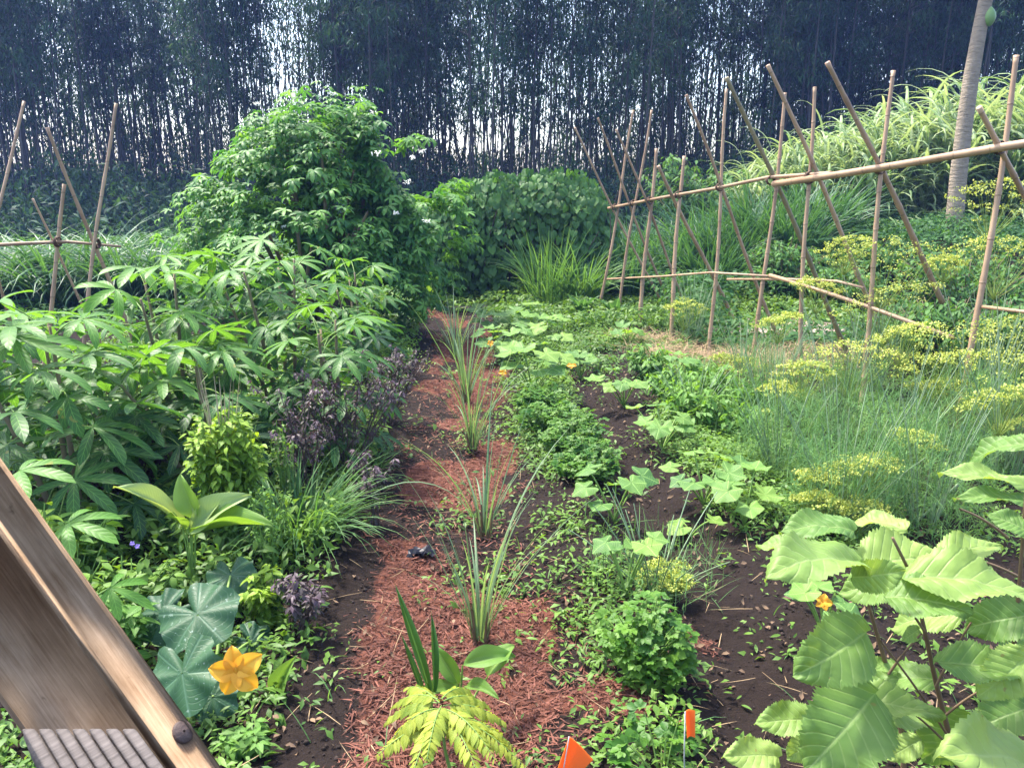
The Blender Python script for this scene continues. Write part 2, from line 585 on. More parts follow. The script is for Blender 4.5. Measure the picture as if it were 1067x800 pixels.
M = {}
M['cassava'] = leafmat('cassava_leaf', (0.018, 0.072, 0.028), (0.095, 0.225, 0.03), 0.45, vein='pinnate', nlat=7, rough=0.45, spots=((0.26, 0.24, 0.05), 15, 0.73))
M['chaya'] = leafmat('chaya_leaf', (0.035, 0.13, 0.03), (0.15, 0.32, 0.06), 0.45, rough=0.5)
M['vine'] = leafmat('vine_leaf', (0.024, 0.08, 0.018), (0.075, 0.18, 0.035), 0.35, rough=0.55)
M['grass_dark'] = leafmat('grass_blue_green', (0.022, 0.075, 0.035), (0.06, 0.15, 0.05), 0.35, vein='parallel', rough=0.4)
M['grass_pale'] = leafmat('grass_pale', (0.11, 0.20, 0.06), (0.31, 0.39, 0.18), 0.38, tmul=(1.2, 1.2, 0.75), vein='parallel', rough=0.5)
M['grass_mid'] = leafmat('grass_mid', (0.04, 0.12, 0.035), (0.11, 0.22, 0.06), 0.4, vein='parallel')
M['lemongrass'] = leafmat('lemongrass_blade', (0.06, 0.14, 0.07), (0.17, 0.25, 0.13), 0.4, vein='parallel', rough=0.45)
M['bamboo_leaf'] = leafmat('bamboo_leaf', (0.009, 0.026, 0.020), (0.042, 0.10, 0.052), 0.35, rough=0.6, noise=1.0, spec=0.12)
M['weed'] = leafmat('weed_leaf', (0.035, 0.10, 0.02), (0.13, 0.24, 0.035), 0.38)
M['slope_weed'] = leafmat('slope_weed_leaf', (0.026, 0.085, 0.026), (0.085, 0.19, 0.045), 0.36, noise=2.0, rough=0.6, spec=0.2)
M['herb'] = leafmat('herb_leaf', (0.04, 0.12, 0.02), (0.12, 0.25, 0.04), 0.4, vein='pinnate')
M['basil'] = leafmat('basil_leaf', (0.06, 0.16, 0.015), (0.21, 0.34, 0.03), 0.38, vein='pinnate', nlat=5)
M['purple'] = leafmat('purple_basil_leaf', (0.040, 0.045, 0.022), (0.085, 0.055, 0.075), 0.25, tmul=(1.4, 1.0, 1.0))
M['purple_dark'] = leafmat('dark_purple_leaf', (0.018, 0.010, 0.016), (0.05, 0.025, 0.04), 0.2, tmul=(1.4, 0.8, 0.9))
M['squash'] = leafmat('squash_leaf', (0.045, 0.13, 0.035), (0.15, 0.28, 0.05), 0.4, vein='radial', rough=0.55)
M['squash_big'] = leafmat('squash_leaf_dark', (0.018, 0.062, 0.030), (0.042, 0.11, 0.042), 0.3, vein='radial', rough=0.5, spots=((0.22, 0.30, 0.25), 55, 0.68), vcol=(0.10, 0.19, 0.12))
M['squash_pale'] = leafmat('squash_leaf_pale', (0.08, 0.19, 0.04), (0.18, 0.30, 0.055), 0.42, vein='radial', rough=0.55)
M['mulberry'] = leafmat('serrated_leaf', (0.10, 0.20, 0.042), (0.25, 0.36, 0.09), 0.42, vein='pinnate', nlat=9, vcol=(0.33, 0.44, 0.17), rough=0.5, noise=9, spec=0.35, spots=((0.22, 0.17, 0.06), 34, 0.74))
M['turmeric'] = leafmat('turmeric_leaf', (0.07, 0.17, 0.03), (0.16, 0.28, 0.05), 0.42, vein='pinnate', nlat=26, vcol=(0.2, 0.33, 0.08))
M['turmeric_pale'] = leafmat('turmeric_leaf_pale', (0.15, 0.26, 0.09), (0.27, 0.36, 0.13), 0.35, vein='pinnate', nlat=26, vcol=(0.34, 0.42, 0.18))
M['curry'] = leafmat('curry_leaf', (0.16, 0.25, 0.03), (0.33, 0.38, 0.045), 0.42, vein='pinnate', tmul=(1.2, 1.1, 0.6))
M['parsley'] = leafmat('parsley_leaf', (0.035, 0.12, 0.012), (0.11, 0.23, 0.025), 0.4)
M['dill'] = leafmat('dill_thread', (0.05, 0.135, 0.045), (0.135, 0.25, 0.085), 0.3, rough=0.6, noise=3, spec=0.1)
M['dill_stem'] = leafmat('dill_stem', (0.10, 0.18, 0.09), (0.30, 0.38, 0.22), 0.1, spec=0.2)
M['umbel'] = leafmat('dill_flower', (0.27, 0.36, 0.075), (0.50, 0.53, 0.12), 0.35, tmul=(1.1, 1.05, 0.5), noise=25)
M['green_stem'] = leafmat('green_stalk', (0.08, 0.17, 0.03), (0.22, 0.34, 0.08), 0.15)
M['red_stem'] = plainmat('reddish_stalk', (0.09, 0.06, 0.03), (0.20, 0.13, 0.07), 20, 0.6)
M['wood_stem'] = plainmat('woody_stem', (0.10, 0.075, 0.045), (0.23, 0.18, 0.11), 14, 0.8)
M['dark_stem'] = plainmat('dark_stem', (0.03, 0.022, 0.022), (0.09, 0.06, 0.055), 20, 0.7)
M['culm'] = plainmat('bamboo_culm', (0.020, 0.020, 0.019), (0.055, 0.05, 0.04), 1.5, 0.6, 0.1, (3, 3, 0.4))
M['pole'] = polemat('bamboo_pole', (0.20, 0.12, 0.065), (0.48, 0.32, 0.19))
M['pole_olive'] = polemat('olive_bamboo_pole', (0.12, 0.10, 0.045), (0.26, 0.21, 0.10))
M['twine'] = plainmat('twine', (0.05, 0.03, 0.02), (0.12, 0.07, 0.045), 60, 0.9)
M['papaya_bark'] = plainmat('papaya_bark', (0.13, 0.10, 0.07), (0.36, 0.29, 0.21), 6, 0.85, 0.9, (1, 1, 4), bdist=0.05, tintw=0.3)
M['fruit'] = plainmat('green_fruit', (0.10, 0.2, 0.06), (0.2, 0.3, 0.1), 6, 0.4, 0.05)
M['petal'] = leafmat('yellow_petal', (0.70, 0.32, 0.02), (0.80, 0.46, 0.05), 0.4, tmul=(1.05, 0.95, 0.6), vein='parallel', vcol=(0.75, 0.28, 0.005))
M['white_petal'] = leafmat('white_petal', (0.6, 0.62, 0.55), (0.78, 0.78, 0.72), 0.25, tmul=(1, 1, 1))
M['violet_petal'] = leafmat('violet_petal', (0.13, 0.09, 0.33), (0.25, 0.18, 0.5), 0.25, tmul=(1, 1, 1))
M['straw'] = plainmat('dry_straw', (0.13, 0.085, 0.045), (0.33, 0.24, 0.13), 4, 0.8, 0)
M['litter'] = plainmat('dead_leaf', (0.05, 0.03, 0.02), (0.20, 0.13, 0.075), 4, 0.8, 0)
M['drygrass'] = plainmat('dry_seed_stalk', (0.26, 0.20, 0.12), (0.45, 0.38, 0.24), 4, 0.8, 0)
M['chips'] = plainmat('mulch_chip', (0.042, 0.014, 0.009), (0.205, 0.080, 0.053), 3, 0.85, 0, tintw=0.9)
M['clod'] = plainmat('soil_clod', (0.010, 0.007, 0.006), (0.034, 0.022, 0.018), 12, 0.95, 0.4)
M['flag'] = leafmat('orange_plastic', (0.78, 0.20, 0.04), (0.84, 0.28, 0.07), 0.55, tmul=(1.1, 1.1, 1), rough=0.4)
M['wire'] = plainmat('flag_wire', (0.2, 0.2, 0.2), (0.4, 0.4, 0.4), 30, 0.4, 0)
M['black'] = plainmat('black_plastic', (0.008, 0.008, 0.012), (0.022, 0.022, 0.03), 12, 0.45, 0.3)
M['stone'] = plainmat('pinkish_slab', (0.27, 0.19, 0.16), (0.42, 0.32, 0.28), 3, 0.85, 0.3)


def woodmat(name, c1, c2, along, bands=22.0):
    m, n, out = newmat(name)
    uv = N(n, 'ShaderNodeUVMap'); uv.uv_map = 'UVMap'
    mp = N(n, 'ShaderNodeMapping'); mp.inputs['Scale'].default_value = along
    n.links.new(uv.outputs[0], mp.inputs[0])
    nz = N(n, 'ShaderNodeTexNoise'); nz.inputs['Scale'].default_value = bands; nz.inputs['Detail'].default_value = 6; nz.inputs['Roughness'].default_value = 0.7
    n.links.new(mp.outputs[0], nz.inputs['Vector'])
    n2 = N(n, 'ShaderNodeTexNoise'); n2.inputs['Scale'].default_value = 24; n2.inputs['Detail'].default_value = 8
    n.links.new(uv.outputs[0], n2.inputs['Vector'])
    f = math_(n, 'ADD', math_(n, 'MULTIPLY', nz.outputs[0], 0.7), math_(n, 'MULTIPLY', n2.outputs[0], 0.5))
    f = math_(n, 'MINIMUM', math_(n, 'MAXIMUM', math_(n, 'MULTIPLY', math_(n, 'SUBTRACT', f, 0.38), 2.3), 0.0), 1.0)
    col = mixc(n, f, c1, c2)
    n3 = N(n, 'ShaderNodeTexNoise'); n3.inputs['Scale'].default_value = 75; n3.inputs['Detail'].default_value = 5
    n.links.new(uv.outputs[0], n3.inputs['Vector'])
    st = math_(n, 'MINIMUM', math_(n, 'MAXIMUM', math_(n, 'MULTIPLY', math_(n, 'SUBTRACT', n3.outputs[0], 0.66), 9.0), 0.0), 1.0)
    col = mixc(n, math_(n, 'MULTIPLY', st, 0.6), col, tuple(q * 0.35 for q in c1))
    pb = N(n, 'ShaderNodeBsdfPrincipled'); n.links.new(col, pb.inputs['Base Color']); pb.inputs['Roughness'].default_value = 0.92; pb.inputs['Specular IOR Level'].default_value = 0.12
    b = N(n, 'ShaderNodeBump'); b.inputs['Strength'].default_value = 0.35; b.inputs['Distance'].default_value = 0.003
    n.links.new(nz.outputs[0], b.inputs['Height']); n.links.new(b.outputs[0], pb.inputs['Normal'])
    n.links.new(pb.outputs[0], out.inputs['Surface'])
    return m


M['rail_wood'] = woodmat('weathered_rail_wood', (0.125, 0.072, 0.038), (0.35, 0.25, 0.165), (1.4, 26, 1), 11.0)
M['step_wood'] = woodmat('grey_step_wood', (0.05, 0.043, 0.040), (0.16, 0.14, 0.13), (1.5, 14, 1))
M['bolt'] = plainmat('rusty_bolt', (0.035, 0.025, 0.025), (0.09, 0.06, 0.05), 60, 0.6, 0.3)

# ------------------------------------------------------------------ the ground
def mulch_mask(x, y):
    d = np.asarray(x) - path_c(y)
    half = 0.36 + 0.12 * (vnoise(np.asarray(y) * 2.2, x * 0 + 3, 5) - 0.5)
    m = sstep(half + 0.12, half - 0.12, np.abs(d + 0.0) + (fbm(np.asarray(x) * 4, np.asarray(y) * 4, 8) - 0.5) * 0.3)
    m = m * sstep(11.3, 10.6, y)
    # mulch spilling to the right near the viewer, and a cross path at the far end
    m = np.maximum(m, sstep(0.55, 0.35, np.hypot((np.asarray(x) - 0.2) / 1.0, (np.asarray(y) - 2.75) / 1.1) + (fbm(np.asarray(x) * 5, np.asarray(y) * 5, 9) - 0.5) * 0.5) * 0.9)
    m = np.maximum(m, sstep(0.35, 0.2, np.abs(np.asarray(y) - 11.2)) * sstep(-2.4, -2.0, x) * sstep(0.6, 0.2, x))
    # bare soil along the left edge of the walk
    bare = sstep(0.52, 0.61, fbm(np.asarray(x) * 2.6 + 3, np.asarray(y) * 1.7, 21))
    return m * (1 - 0.72 * bare)


fx = np.arange(-6, 8.001, 0.05); fy = np.arange(0.2, 13.001, 0.05)
xs = np.concatenate([[-110, -90, -70, -45, -30, -22, -16, -12, -9.5, -8, -7, -6.4], fx, [8.4, 9, 10, 11, 12, 13.5, 15, 17, 20, 25, 32, 45, 70, 90, 110]])
ys = np.concatenate([[-60, -30, -15, -8, -4, -2, -1, -0.4, 0], fy, np.arange(13.3, 20, 0.4), [20.5, 22, 24, 27, 30, 34, 40, 50, 65, 90, 120, 150]])
yy, xx = np.meshgrid(ys, xs, indexing='ij')
zz = terrain(xx, yy)
mb = MB()
mb.add(np.stack([xx, yy, zz], -1).reshape(-1, 3), grid_quads(len(ys), len(xs)), None, None, mulch_mask(xx, yy).ravel())


def groundmat():
    m, n, out = newmat('garden_ground')
    at = N(n, 'ShaderNodeAttribute', attribute_name='tint')
    tc = N(n, 'ShaderNodeTexCoord')
    n1 = N(n, 'ShaderNodeTexNoise'); n1.inputs['Scale'].default_value = 26; n1.inputs['Detail'].default_value = 7; n1.inputs['Roughness'].default_value = 0.7
    n2 = N(n, 'ShaderNodeTexNoise'); n2.inputs['Scale'].default_value = 3; n2.inputs['Detail'].default_value = 4
    n3 = N(n, 'ShaderNodeTexVoronoi'); n3.inputs['Scale'].default_value = 45
    for q in (n1, n2, n3): n.links.new(tc.outputs['Object'], q.inputs['Vector'])
    soil = mixc(n, n1.outputs[0], (0.006, 0.0045, 0.004), (0.025, 0.016, 0.013))
    soil = mixc(n, math_(n, 'MULTIPLY', n2.outputs[0], 0.5), soil, (0.015, 0.010, 0.008))
    mul = mixc(n, n3.outputs['Color'], (0.05, 0.018, 0.011), (0.16, 0.06, 0.04))
    f = math_(n, 'MULTIPLY', math_(n, 'SUBTRACT', math_(n, 'ADD', at.outputs['Fac'], math_(n, 'MULTIPLY', math_(n, 'SUBTRACT', n1.outputs[0], 0.5), 0.9)), 0.4), 5.0)
    f = math_(n, 'MINIMUM', math_(n, 'MAXIMUM', f, 0.0), 1.0)
    col = mixc(n, f, soil, mul)
    pb = N(n, 'ShaderNodeBsdfPrincipled'); n.links.new(col, pb.inputs['Base Color']); pb.inputs['Roughness'].default_value = 0.95
    pb.inputs['Specular IOR Level'].default_value = 0.15
    b = N(n, 'ShaderNodeBump'); b.inputs['Strength'].default_value = 0.9; b.inputs['Distance'].default_value = 0.03
    n.links.new(n1.outputs[0], b.inputs['Height']); n.links.new(b.outputs[0], pb.inputs['Normal'])
    n.links.new(pb.outputs[0], out.inputs['Surface'])
    return m


M['ground'] = groundmat()
g = mb.build('ground', M['ground']); tag(g, 'dark garden soil with a strip of reddish mulch', 'ground', kind='structure')

# ------------------------------------------------------------------ the bamboo grove
T_bleaf = leaf_t('lance', 0.17, 1, 2, 0.2, 0.7)


def bamboo_foliage(seed, zlo, zhi, nb, nl, reach):
    f = MB(); br = MB()
    z = zlo + (zhi - zlo) * U(0, 1, nb) ** 0.8
    az = U(0, 2 * PI, nb); L = U(0.4, 1.0, nb) * reach
    A = np.stack([np.zeros(nb), np.zeros(nb), z], 1)
    C = A + np.stack([np.cos(az) * L, np.sin(az) * L, U(0.0, 0.5, nb) * L], 1)
    B = (A + C) / 2 + np.stack([np.zeros(nb), np.zeros(nb), 0.3 * L], 1)
    stalks(br, A, B, C, 0.012, 0.004, 3, 3)
    t = U(0.25, 1.0, (nb, nl))
    pos = A[:, None] + (C - A)[:, None] * t[..., None] + rng.normal(0, 0.17, (nb, nl, 3)) * np.array([1, 1, 0.8]) + np.array([0, 0, 0.15]) * (t * (1 - t) * 4)[..., None]
    pos = pos.reshape(-1, 3); K = len(pos)
    a2 = U(0, 2 * PI, K)
    d = np.stack([np.cos(a2), np.sin(a2), U(-1.3, 0.1, K)], 1)
    n_ = np.stack([U(-0.6, 0.6, K), U(-0.6, 0.6, K), np.ones(K)], 1)
    place(f, T_bleaf, pos, d, n_, U(0.14, 0.30, K), np.clip(np.repeat(U(0, 1, nb), nl) + rng.normal(0, 0.15, K), 0, 1))
    return f, br


def make_bamboo(k, zlo, dense):
    H = 11.5
    r = thing('bamboo', 'tall dark bamboo stem in the dense grove behind the garden', 'bamboo', group='bamboo stems of the grove')
    c = MB()
    lean = U(-0.9, 0.9); bow = U(-0.5, 0.5)
    zz_ = np.linspace(0, H, 15); t = zz_ / H
    pts = np.stack([lean * t + bow * np.sin(t * PI), U(-0.3, 0.3) * t ** 2, zz_], 1)
    pts[0, 2] = -0.3
    tube(c, pts, U(0.026, 0.046) * (1 - 0.75 * t), 6, U(0.1, 0.9))
    f, br = bamboo_foliage(k, zlo, H, int(31 * dense), 46, 1.3)
    # carry the foliage along with the bowed stem
    for m in (f, br):
        for v in m.V:
            tt = v[:, 2] / H
            v[:, 0] += lean * tt + bow * np.sin(np.clip(tt, 0, 1) * PI)
    for v_, q_ in zip(br.V, br.Q): c.add(v_, q_, None, None, 0.5)
    c.build('culm', M['culm'], r)
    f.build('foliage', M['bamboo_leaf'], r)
    return r


protos = [make_bamboo(k, zl, dn) for k, (zl, dn) in enumerate([(4.2, 0.9), (4.8, 0.9), (3.6, 1.1), (5.0, 0.8), (2.2, 1.2), (4.4, 1.1), (1.2, 1.4)])]
nb = 0
cl = [(U(-21, 23), U(26, 34)) for _ in range(70)]
spots = []
for (cx, cy_) in cl:
    for _ in range(4):
        spots.append((cx + rng.normal(0, 0.55), cy_ + rng.normal(0, 0.7)))
for i, (x, y) in enumerate(spots[:278]):
    lim = 0.66 * y + 0.6
    if abs(x) > lim: x = math.copysign(lim * U(0.2, 1), x)
    lush = vnoise(x * 0.35, 2.0, 31)
    k = int(rng.integers(0, 4)) if lush < 0.5 else int(rng.integers(2, 7))
    if x > 7: k = int(rng.choice([2, 4, 5, 6]))
    loc = (x, y, float(terrain(x, y)) - 0.05); rz = U(0, 6.28); s = U(0.85, 1.15)
    if i < len(protos):
        o = protos[i]; o.location = loc; o.rotation_euler = (0, 0, rz)
    else:
        dup(protos[k], loc, rz, (s, s, U(0.9, 1.15)))

# the depth of the grove: one far mass of stems and leaves, and its undergrowth
mb = MB(); st = MB()
K = 800
x = U(-29, 30, K); x = np.where(U(0, 1, K) < 0.6, np.round(x / 2.3) * 2.3 + rng.normal(0, 0.55, K), x); y = U(34, 43, K); L = U(8, 12, K)
A = np.stack([x, y, terrain(x, y) - 0.3], 1)
C = A + np.stack([rng.normal(0, 0.8, K), U(-0.3, 0.3, K), L], 1)
stalks(st, A, (A + C) / 2 + rng.normal(0, 0.12, (K, 3)), C, U(0.025, 0.055, K), 0.015, 4, 5, U(0, 1, K))
o = st.build('distant_bamboo_stems', M['culm']); tag(o, 'far mass of thin dark bamboo stems deep in the grove', 'bamboo', kind='stuff')
K = 290000
x = U(-29, 30, K); y = U(33, 43, K)
dens = fbm(x * 0.35, y * 0.0 + U(0, 1), 41) + 0.45 * sstep(10, 15, x) + 0.25 * sstep(-14, -20, x)
z = 1.8 + 10.2 * U(0, 1, K) ** 1.15
keep = (U(0, 1, K) < np.clip((dens - 0.12) * 2.6, 0.3, 1)) & (fbm(x * 0.8, z * 0.8, 43) * 0.55 + 0.45 * vnoise(x * 2.6, z * 2.6, 44) + 0.008 * (z - 4) > 0.355 - 0.06 * sstep(5, 9, x) + 0.03 * sstep(0, -12, x))
low = U(0, 1, K) < 0.2
z = np.where(low, U(0, 2.4, K), z); keep = keep | low
x, y, z = x[keep], y[keep], z[keep]; K = len(x)
a2 = U(0, 2 * PI, K)
place(mb, T_bleaf, np.stack([x, y, z + terrain(x, y)], 1), np.stack([np.cos(a2), np.sin(a2), U(-1.3, 0.1, K)], 1), np.stack([U(-.6, .6, K), U(-.6, .6, K), np.ones(K)], 1), U(0.22, 0.42, K), np.clip(fbm(x * 0.8, z * 0.8, 47) * 2.4 - 0.75 + rng.normal(0, 0.12, K), 0, 1))  # broad tint clumps paint sunlit green into the leaf colour
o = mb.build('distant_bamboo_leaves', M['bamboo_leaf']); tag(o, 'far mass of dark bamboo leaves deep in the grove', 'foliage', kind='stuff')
mb = MB()
K = 76000
x = U(-24, 25, K); y = U(19.5, 34, K)
hh = 0.5 + 3.3 * sstep(18, 25, y) * fbm(x * 0.45, y * 0.3, 51) ** 1.2
z = hh * U(0, 1, K) ** 0.7
T_s = leaf_t('lance', 0.3, 1, 2, 0.2, 0.6)
a2 = U(0, 2 * PI, K)
place(mb, T_s, np.stack([x, y, z + terrain(x, y)], 1), np.stack([np.cos(a2), np.sin(a2), U(-1.0, 0.5, K)], 1), np.stack([U(-.6, .6, K), U(-.6, .6, K), np.ones(K)], 1), U(0.15, 0.36, K), U(0, 1, K))
o = mb.build('grove_undergrowth', M['bamboo_leaf']); tag(o, 'dark leafy undergrowth at the foot of the bamboo grove', 'undergrowth', kind='stuff')

# ------------------------------------------------------------------ grasses behind
def grass_clump(nm, label, group, n, R, L, Wd, mat, lean=(0.05, 0.5), bend=(0.5, 1.8), seg=6, culms=0):
    r = thing(nm, label, 'grass', group=group)
    f = MB()
    rad = R * np.sqrt(U(0, 1, n)); th = U(0, 2 * PI, n)
    base = np.stack([rad * np.cos(th), rad * np.sin(th), np.full(n, -0.03)], 1)
    blades(f, base, th + rng.normal(0, 0.7, n), U(*lean, n), U(L[0], L[1], n), U(0.7, 1.2, n) * Wd, U(*bend, n), seg, 0.35, U(0, 1, n), twist=rng.normal(0, 0.5, n))
    if culms:
        s = MB()
        rad = R * np.sqrt(U(0, 1, culms)); th = U(0, 2 * PI, culms)
        A = np.stack([rad * np.cos(th), rad * np.sin(th), np.full(culms, -0.05)], 1)
        Hc = U(0.45, 1.0, culms) * L[1] * 1.5
        C = A * 1.3 + np.stack([rng.normal(0, 0.15, culms), rng.normal(0, 0.15, culms), Hc], 1)
        stalks(s, A, (A + C) / 2, C, 0.012, 0.006, 4, 4, U(0, 1, culms))
        m = 14
        t = U(0.12, 1.0, (culms, m))
        pos = (A[:, None] + (C - A)[:, None] * t[..., None]).reshape(-1, 3); K = len(pos)
        blades(f, pos, U(0, 2 * PI, K), U(0.08, 0.45, K), U(0.55, 1.05, K) * L[1] * 0.8, U(0.6, 1.1, K) * Wd, U(1.2, 2.9, K), 8, 0.3, U(0, 1, K), pw=2.0, twist=rng.normal(0, 0.5, K))
        s.build('stem', M['green_stem'], r)
    f.build('blade_tuft', mat, r)
    return r


# left row of arching grass, behind the left poles
pr = grass_clump('arching_grass', 'bluish green arching grass tuft before the bamboo at left', 'grass tufts in the left row', 260, 0.3, (1.0, 1.75), 0.045, M['grass_dark'], bend=(0.9, 2.2))
for i, (px, Y) in enumerate([(-10, 11.5), (25, 12.2), (62, 11.6), (98, 12.4), (135, 11.8), (168, 12.3), (200, 12.0), (228, 12.6)]):
    q = on(P(px, 320, Y)[0], Y)
    if i == 0: pr.location = q
    else: dup(pr, q, U(0, 6), U(0.85, 1.1))
# mid row behind the trellis
pr = grass_clump('tall_grass', 'dark green tall grass tuft growing behind the crossed poles', 'tall grass tufts behind the trellis', 300, 0.35, (1.0, 1.75), 0.04, M['grass_dark'], lean=(0.02, 0.4), bend=(0.4, 1.6))
for i, (px, Y, s) in enumerate([(640, 13.5, .8), (668, 14.2, .9), (700, 13.4, .95), (728, 14.0, 1.05), (757, 13.4, 1.05), (785, 14.0, 1.1), (815, 13.3, 1.05), (845, 14.2, 1.0), (655, 12.6, .7), (738, 12.6, .85)]):
    q = on(P(px, 320, Y)[0], Y)
    if i == 0: pr.location = q; pr.scale = (s, s, s)
    else: dup(pr, q, U(0, 6), s)
q = on(P(572, 320, 11.6)[0], 11.6)
t = grass_clump('tall_grass', 'upright green grass tuft in front of the vine thicket', None, 130, 0.24, (0.7, 1.5), 0.022, M['grass_mid'], lean=(0.0, 0.22), bend=(0.1, 1.5)); t.location = q
q = on(P(605, 320, 11.8)[0], 11.8)
t = grass_clump('tall_grass', 'shorter drooping grass tuft right of the vine thicket', None, 180, 0.22, (0.7, 1.2), 0.032, M['grass_mid'], lean=(0.05, 0.5), bend=(0.5, 1.8)); t.location = q
# pale cane grass on the bank
pr = grass_clump('cane_grass', 'pale yellow green cane grass clump on the right bank', 'cane grass clumps on the bank', 80, 0.5, (1.0, 1.8), 0.085, M['grass_pale'], lean=(0.02, 0.35), bend=(0.9, 2.5), culms=30)
for i, (px, Y, s) in enumerate([(812, 16.5, .78), (842, 16, .85), (872, 16.6, 1.0), (905, 16, 1.0), (936, 16.8, 1.2), (965, 16.2, 1.15), (1000, 17, 1.32), (1040, 16.4, 1.25), (785, 16.2, .72), (800, 17.2, .85), (830, 17.4, .95), (1075, 16.8, 1.35), (880, 18, 1.15), (930, 18.4, 1.35), (985, 18.4, 1.5), (1035, 18.5, 1.5), (1090, 18.2, 1.45), (1110, 16.5, 1.3)]):
    x = P(px, 250, Y)[0]
    q = on(x, Y)
    s = (s, s, s * 0.74)
    if i == 0: pr.location = q; pr.scale = s
    else: dup(pr, q, U(0, 6), s)

# ------------------------------------------------------------------ papaya on the bank
Y = 14.5
pts = np.array([P(992, 262, Y), P(995, 225, Y), P(999, 180, Y), P(1005, 130, Y), P(1012, 80, Y), P(1020, 35, Y), P(1027, 0, Y), P(1035, -45, Y), P(1041, -90, Y)])
base = on(pts[0][0], Y)
r = thing('papaya_tree', 'slender papaya tree with a bare tan trunk on the bank at right', 'tree', base)
loc = pts - base; loc[0, 2] = -0.15
mb = MB(); tube(mb, loc, [0.165, 0.15, 0.14, 0.132, 0.125, 0.115, 0.11, 0.1, 0.08], 14)
mb.build('trunk', M['papaya_bark'], r)
mb = MB(); st = MB()
K = 22; top = loc[-1]
az = U(0, 2 * PI, K); A = np.tile(top, (K, 1)) + np.stack([0 * az, 0 * az, U(-0.25, 0.1, K)], 1)
C = A + np.stack([np.cos(az) * 0.9, np.sin(az) * 0.9, U(0.1, 0.7, K)], 1)
stalks(st, A, (A + C) / 2 + [0, 0, 0.12], C, 0.018, 0.01, 4, 5)
place(mb, palmate(7, 0.4, 0.8), C, np.stack([np.cos(az), np.sin(az), -0.3 + 0 * az], 1), [0, 0, 1], U(0.4, 0.55, K), U(0, 1, K))
cr = mb.build('crown', M['chaya'], r); st.build('leaf_stalk_cluster', M['green_stem'], cr)


def lathe(mb, prof, c, sides=14, tint=0.5, squash=(1, 1, 1)):
    n = len(prof)
    th = np.arange(sides) / sides * 2 * PI
    V = np.array([[[p[0] * math.cos(a), p[0] * math.sin(a), p[1]] for a in th] for p in prof]).reshape(-1, 3) * np.array(squash) + np.asarray(c)
    Q = [[k * sides + j, k * sides + (j + 1) % sides, (k + 1) * sides + (j + 1) % sides, (k + 1) * sides + j] for k in range(n - 1) for j in range(sides)]
    mb.add(V, Q, None, None, tint)


mb = MB(); c = P(1031, 18, Y - 0.08) - base
lathe(mb, [(0.002, -0.15), (0.05, -0.13), (0.085, -0.07), (0.1, 0.0), (0.085, 0.07), (0.045, 0.13), (0.015, 0.16), (0.002, 0.165)], c)
tube(mb, [c + [0, 0, 0.15], c + [-0.03, 0.02, 0.19], P(1023, 8, Y) - base], 0.012, 6)
mb.build('fruit', M['fruit'], r)

# ------------------------------------------------------------------ trellises
def Yc(px):
    return 1 / (0.0893 + 0.000223 * (px - 640))


def pole_mesh(a, b, r0, r1, tint=0.5, wob=0.02, sides=8):
    L = np.linalg.norm(b - a); n = max(6, int(L / 0.3))
    t = np.linspace(0, 1, n + 1)[:, None]
    pts = a + (b - a) * t
    ph = U(0, 6.28, 2)
    pts = pts + np.stack([np.sin(t[:, 0] * 3.1 + ph[0]) * wob * np.sin(t[:, 0] * PI) * L * 0.6, np.sin(t[:, 0] * 4 + ph[1]) * wob * 0.5 * np.sin(t[:, 0] * PI), 0 * t[:, 0]], 1)
    m = n * 6
    k = np.linspace(0, n, m + 1)
    pts = np.stack([np.interp(k, np.arange(n + 1), pts[:, c]) for c in range(3)], 1)
    tt = k / n
    rr_ = (r0 + (r1 - r0) * tt) * (1 + 0.16 * (np.abs(k - np.round(k)) < 0.01) - 0.03 * (np.abs(k - np.round(k)) > 0.4)) * 0.86
    mb = MB(); tube(mb, pts, rr_, sides, tint)
    return mb


def lash(mb, c, ax, r):
    "a few turns of twine round a joint"
    ax = unit(ax); a = unit(np.cross(ax, [0.3, 0.5, 0.81])); b = np.cross(ax, a)
    t = np.linspace(0, 1, 29)
    pts = c + r * (np.cos(t * 6 * PI)[:, None] * a + np.sin(t * 6 * PI)[:, None] * b) + ax * (t - 0.5)[:, None] * 0.035
    tube(mb, pts, 0.006, 4)


tr_base = on(P(800, 320, 7.8)[0], 7.8)
tr = thing('bamboo_trellis', 'long trellis of crossed bamboo poles lashed to rails on the right side', 'trellis', tr_base)
# (top px, top py, low px, low py, crossing px, row, radius, reaches the ground, label)
POLES = [
    (660, 115, 622, 332, 641, 'n', .026, 1, None), (679, 115, 645, 326, 661, 'n', .025, 1, None),
    (684, 155, 668, 328, 677, 'n', .034, 1, 'short thick pole cut off just above the top rail'),
    (713, 163, 703, 300, 708, 'n', .034, 1, 'second short thick pole above the top rail'),
    (757, 93, 738, 362, 750, 'n', .027, 1, None), (818, 97, 784, 385, 806, 'n', .028, 1, None),
    (849, 91, 835, 370, 843, 'n', .028, 1, None), (931, 74, 903, 360, 918, 'n', .029, 1, None),
    (1059, 58, 997, 460, 1042, 'n', .030, 1, 'nearest upright pole at the right end'),
    (599, 133, 668, 272, 640, 'f', .024, 1, None), (623, 123, 692, 300, 657, 'f', .024, 1, None),
    (642, 135, 715, 320, 677, 'f', .024, 1, None), (686, 173, 731, 266, 704, 'f', .034, 1, 'stubby leaning pole that crosses the second short pole'),
    (715, 99, 805, 335, 750, 'f', .027, 1, None), (757, 81, 852, 297, 802, 'f', .034, 1, 'thick dark olive pole leaning left'),
    (800, 68, 897, 290, 843, 'f', .030, 1, None), (862, 65, 982, 315, 917, 'f', .031, 0, 'pole leaning left whose cut lower end shows above the plants'),
    (1020, 112, 1075, 228, 1040, 'f', .030, 1, None)]
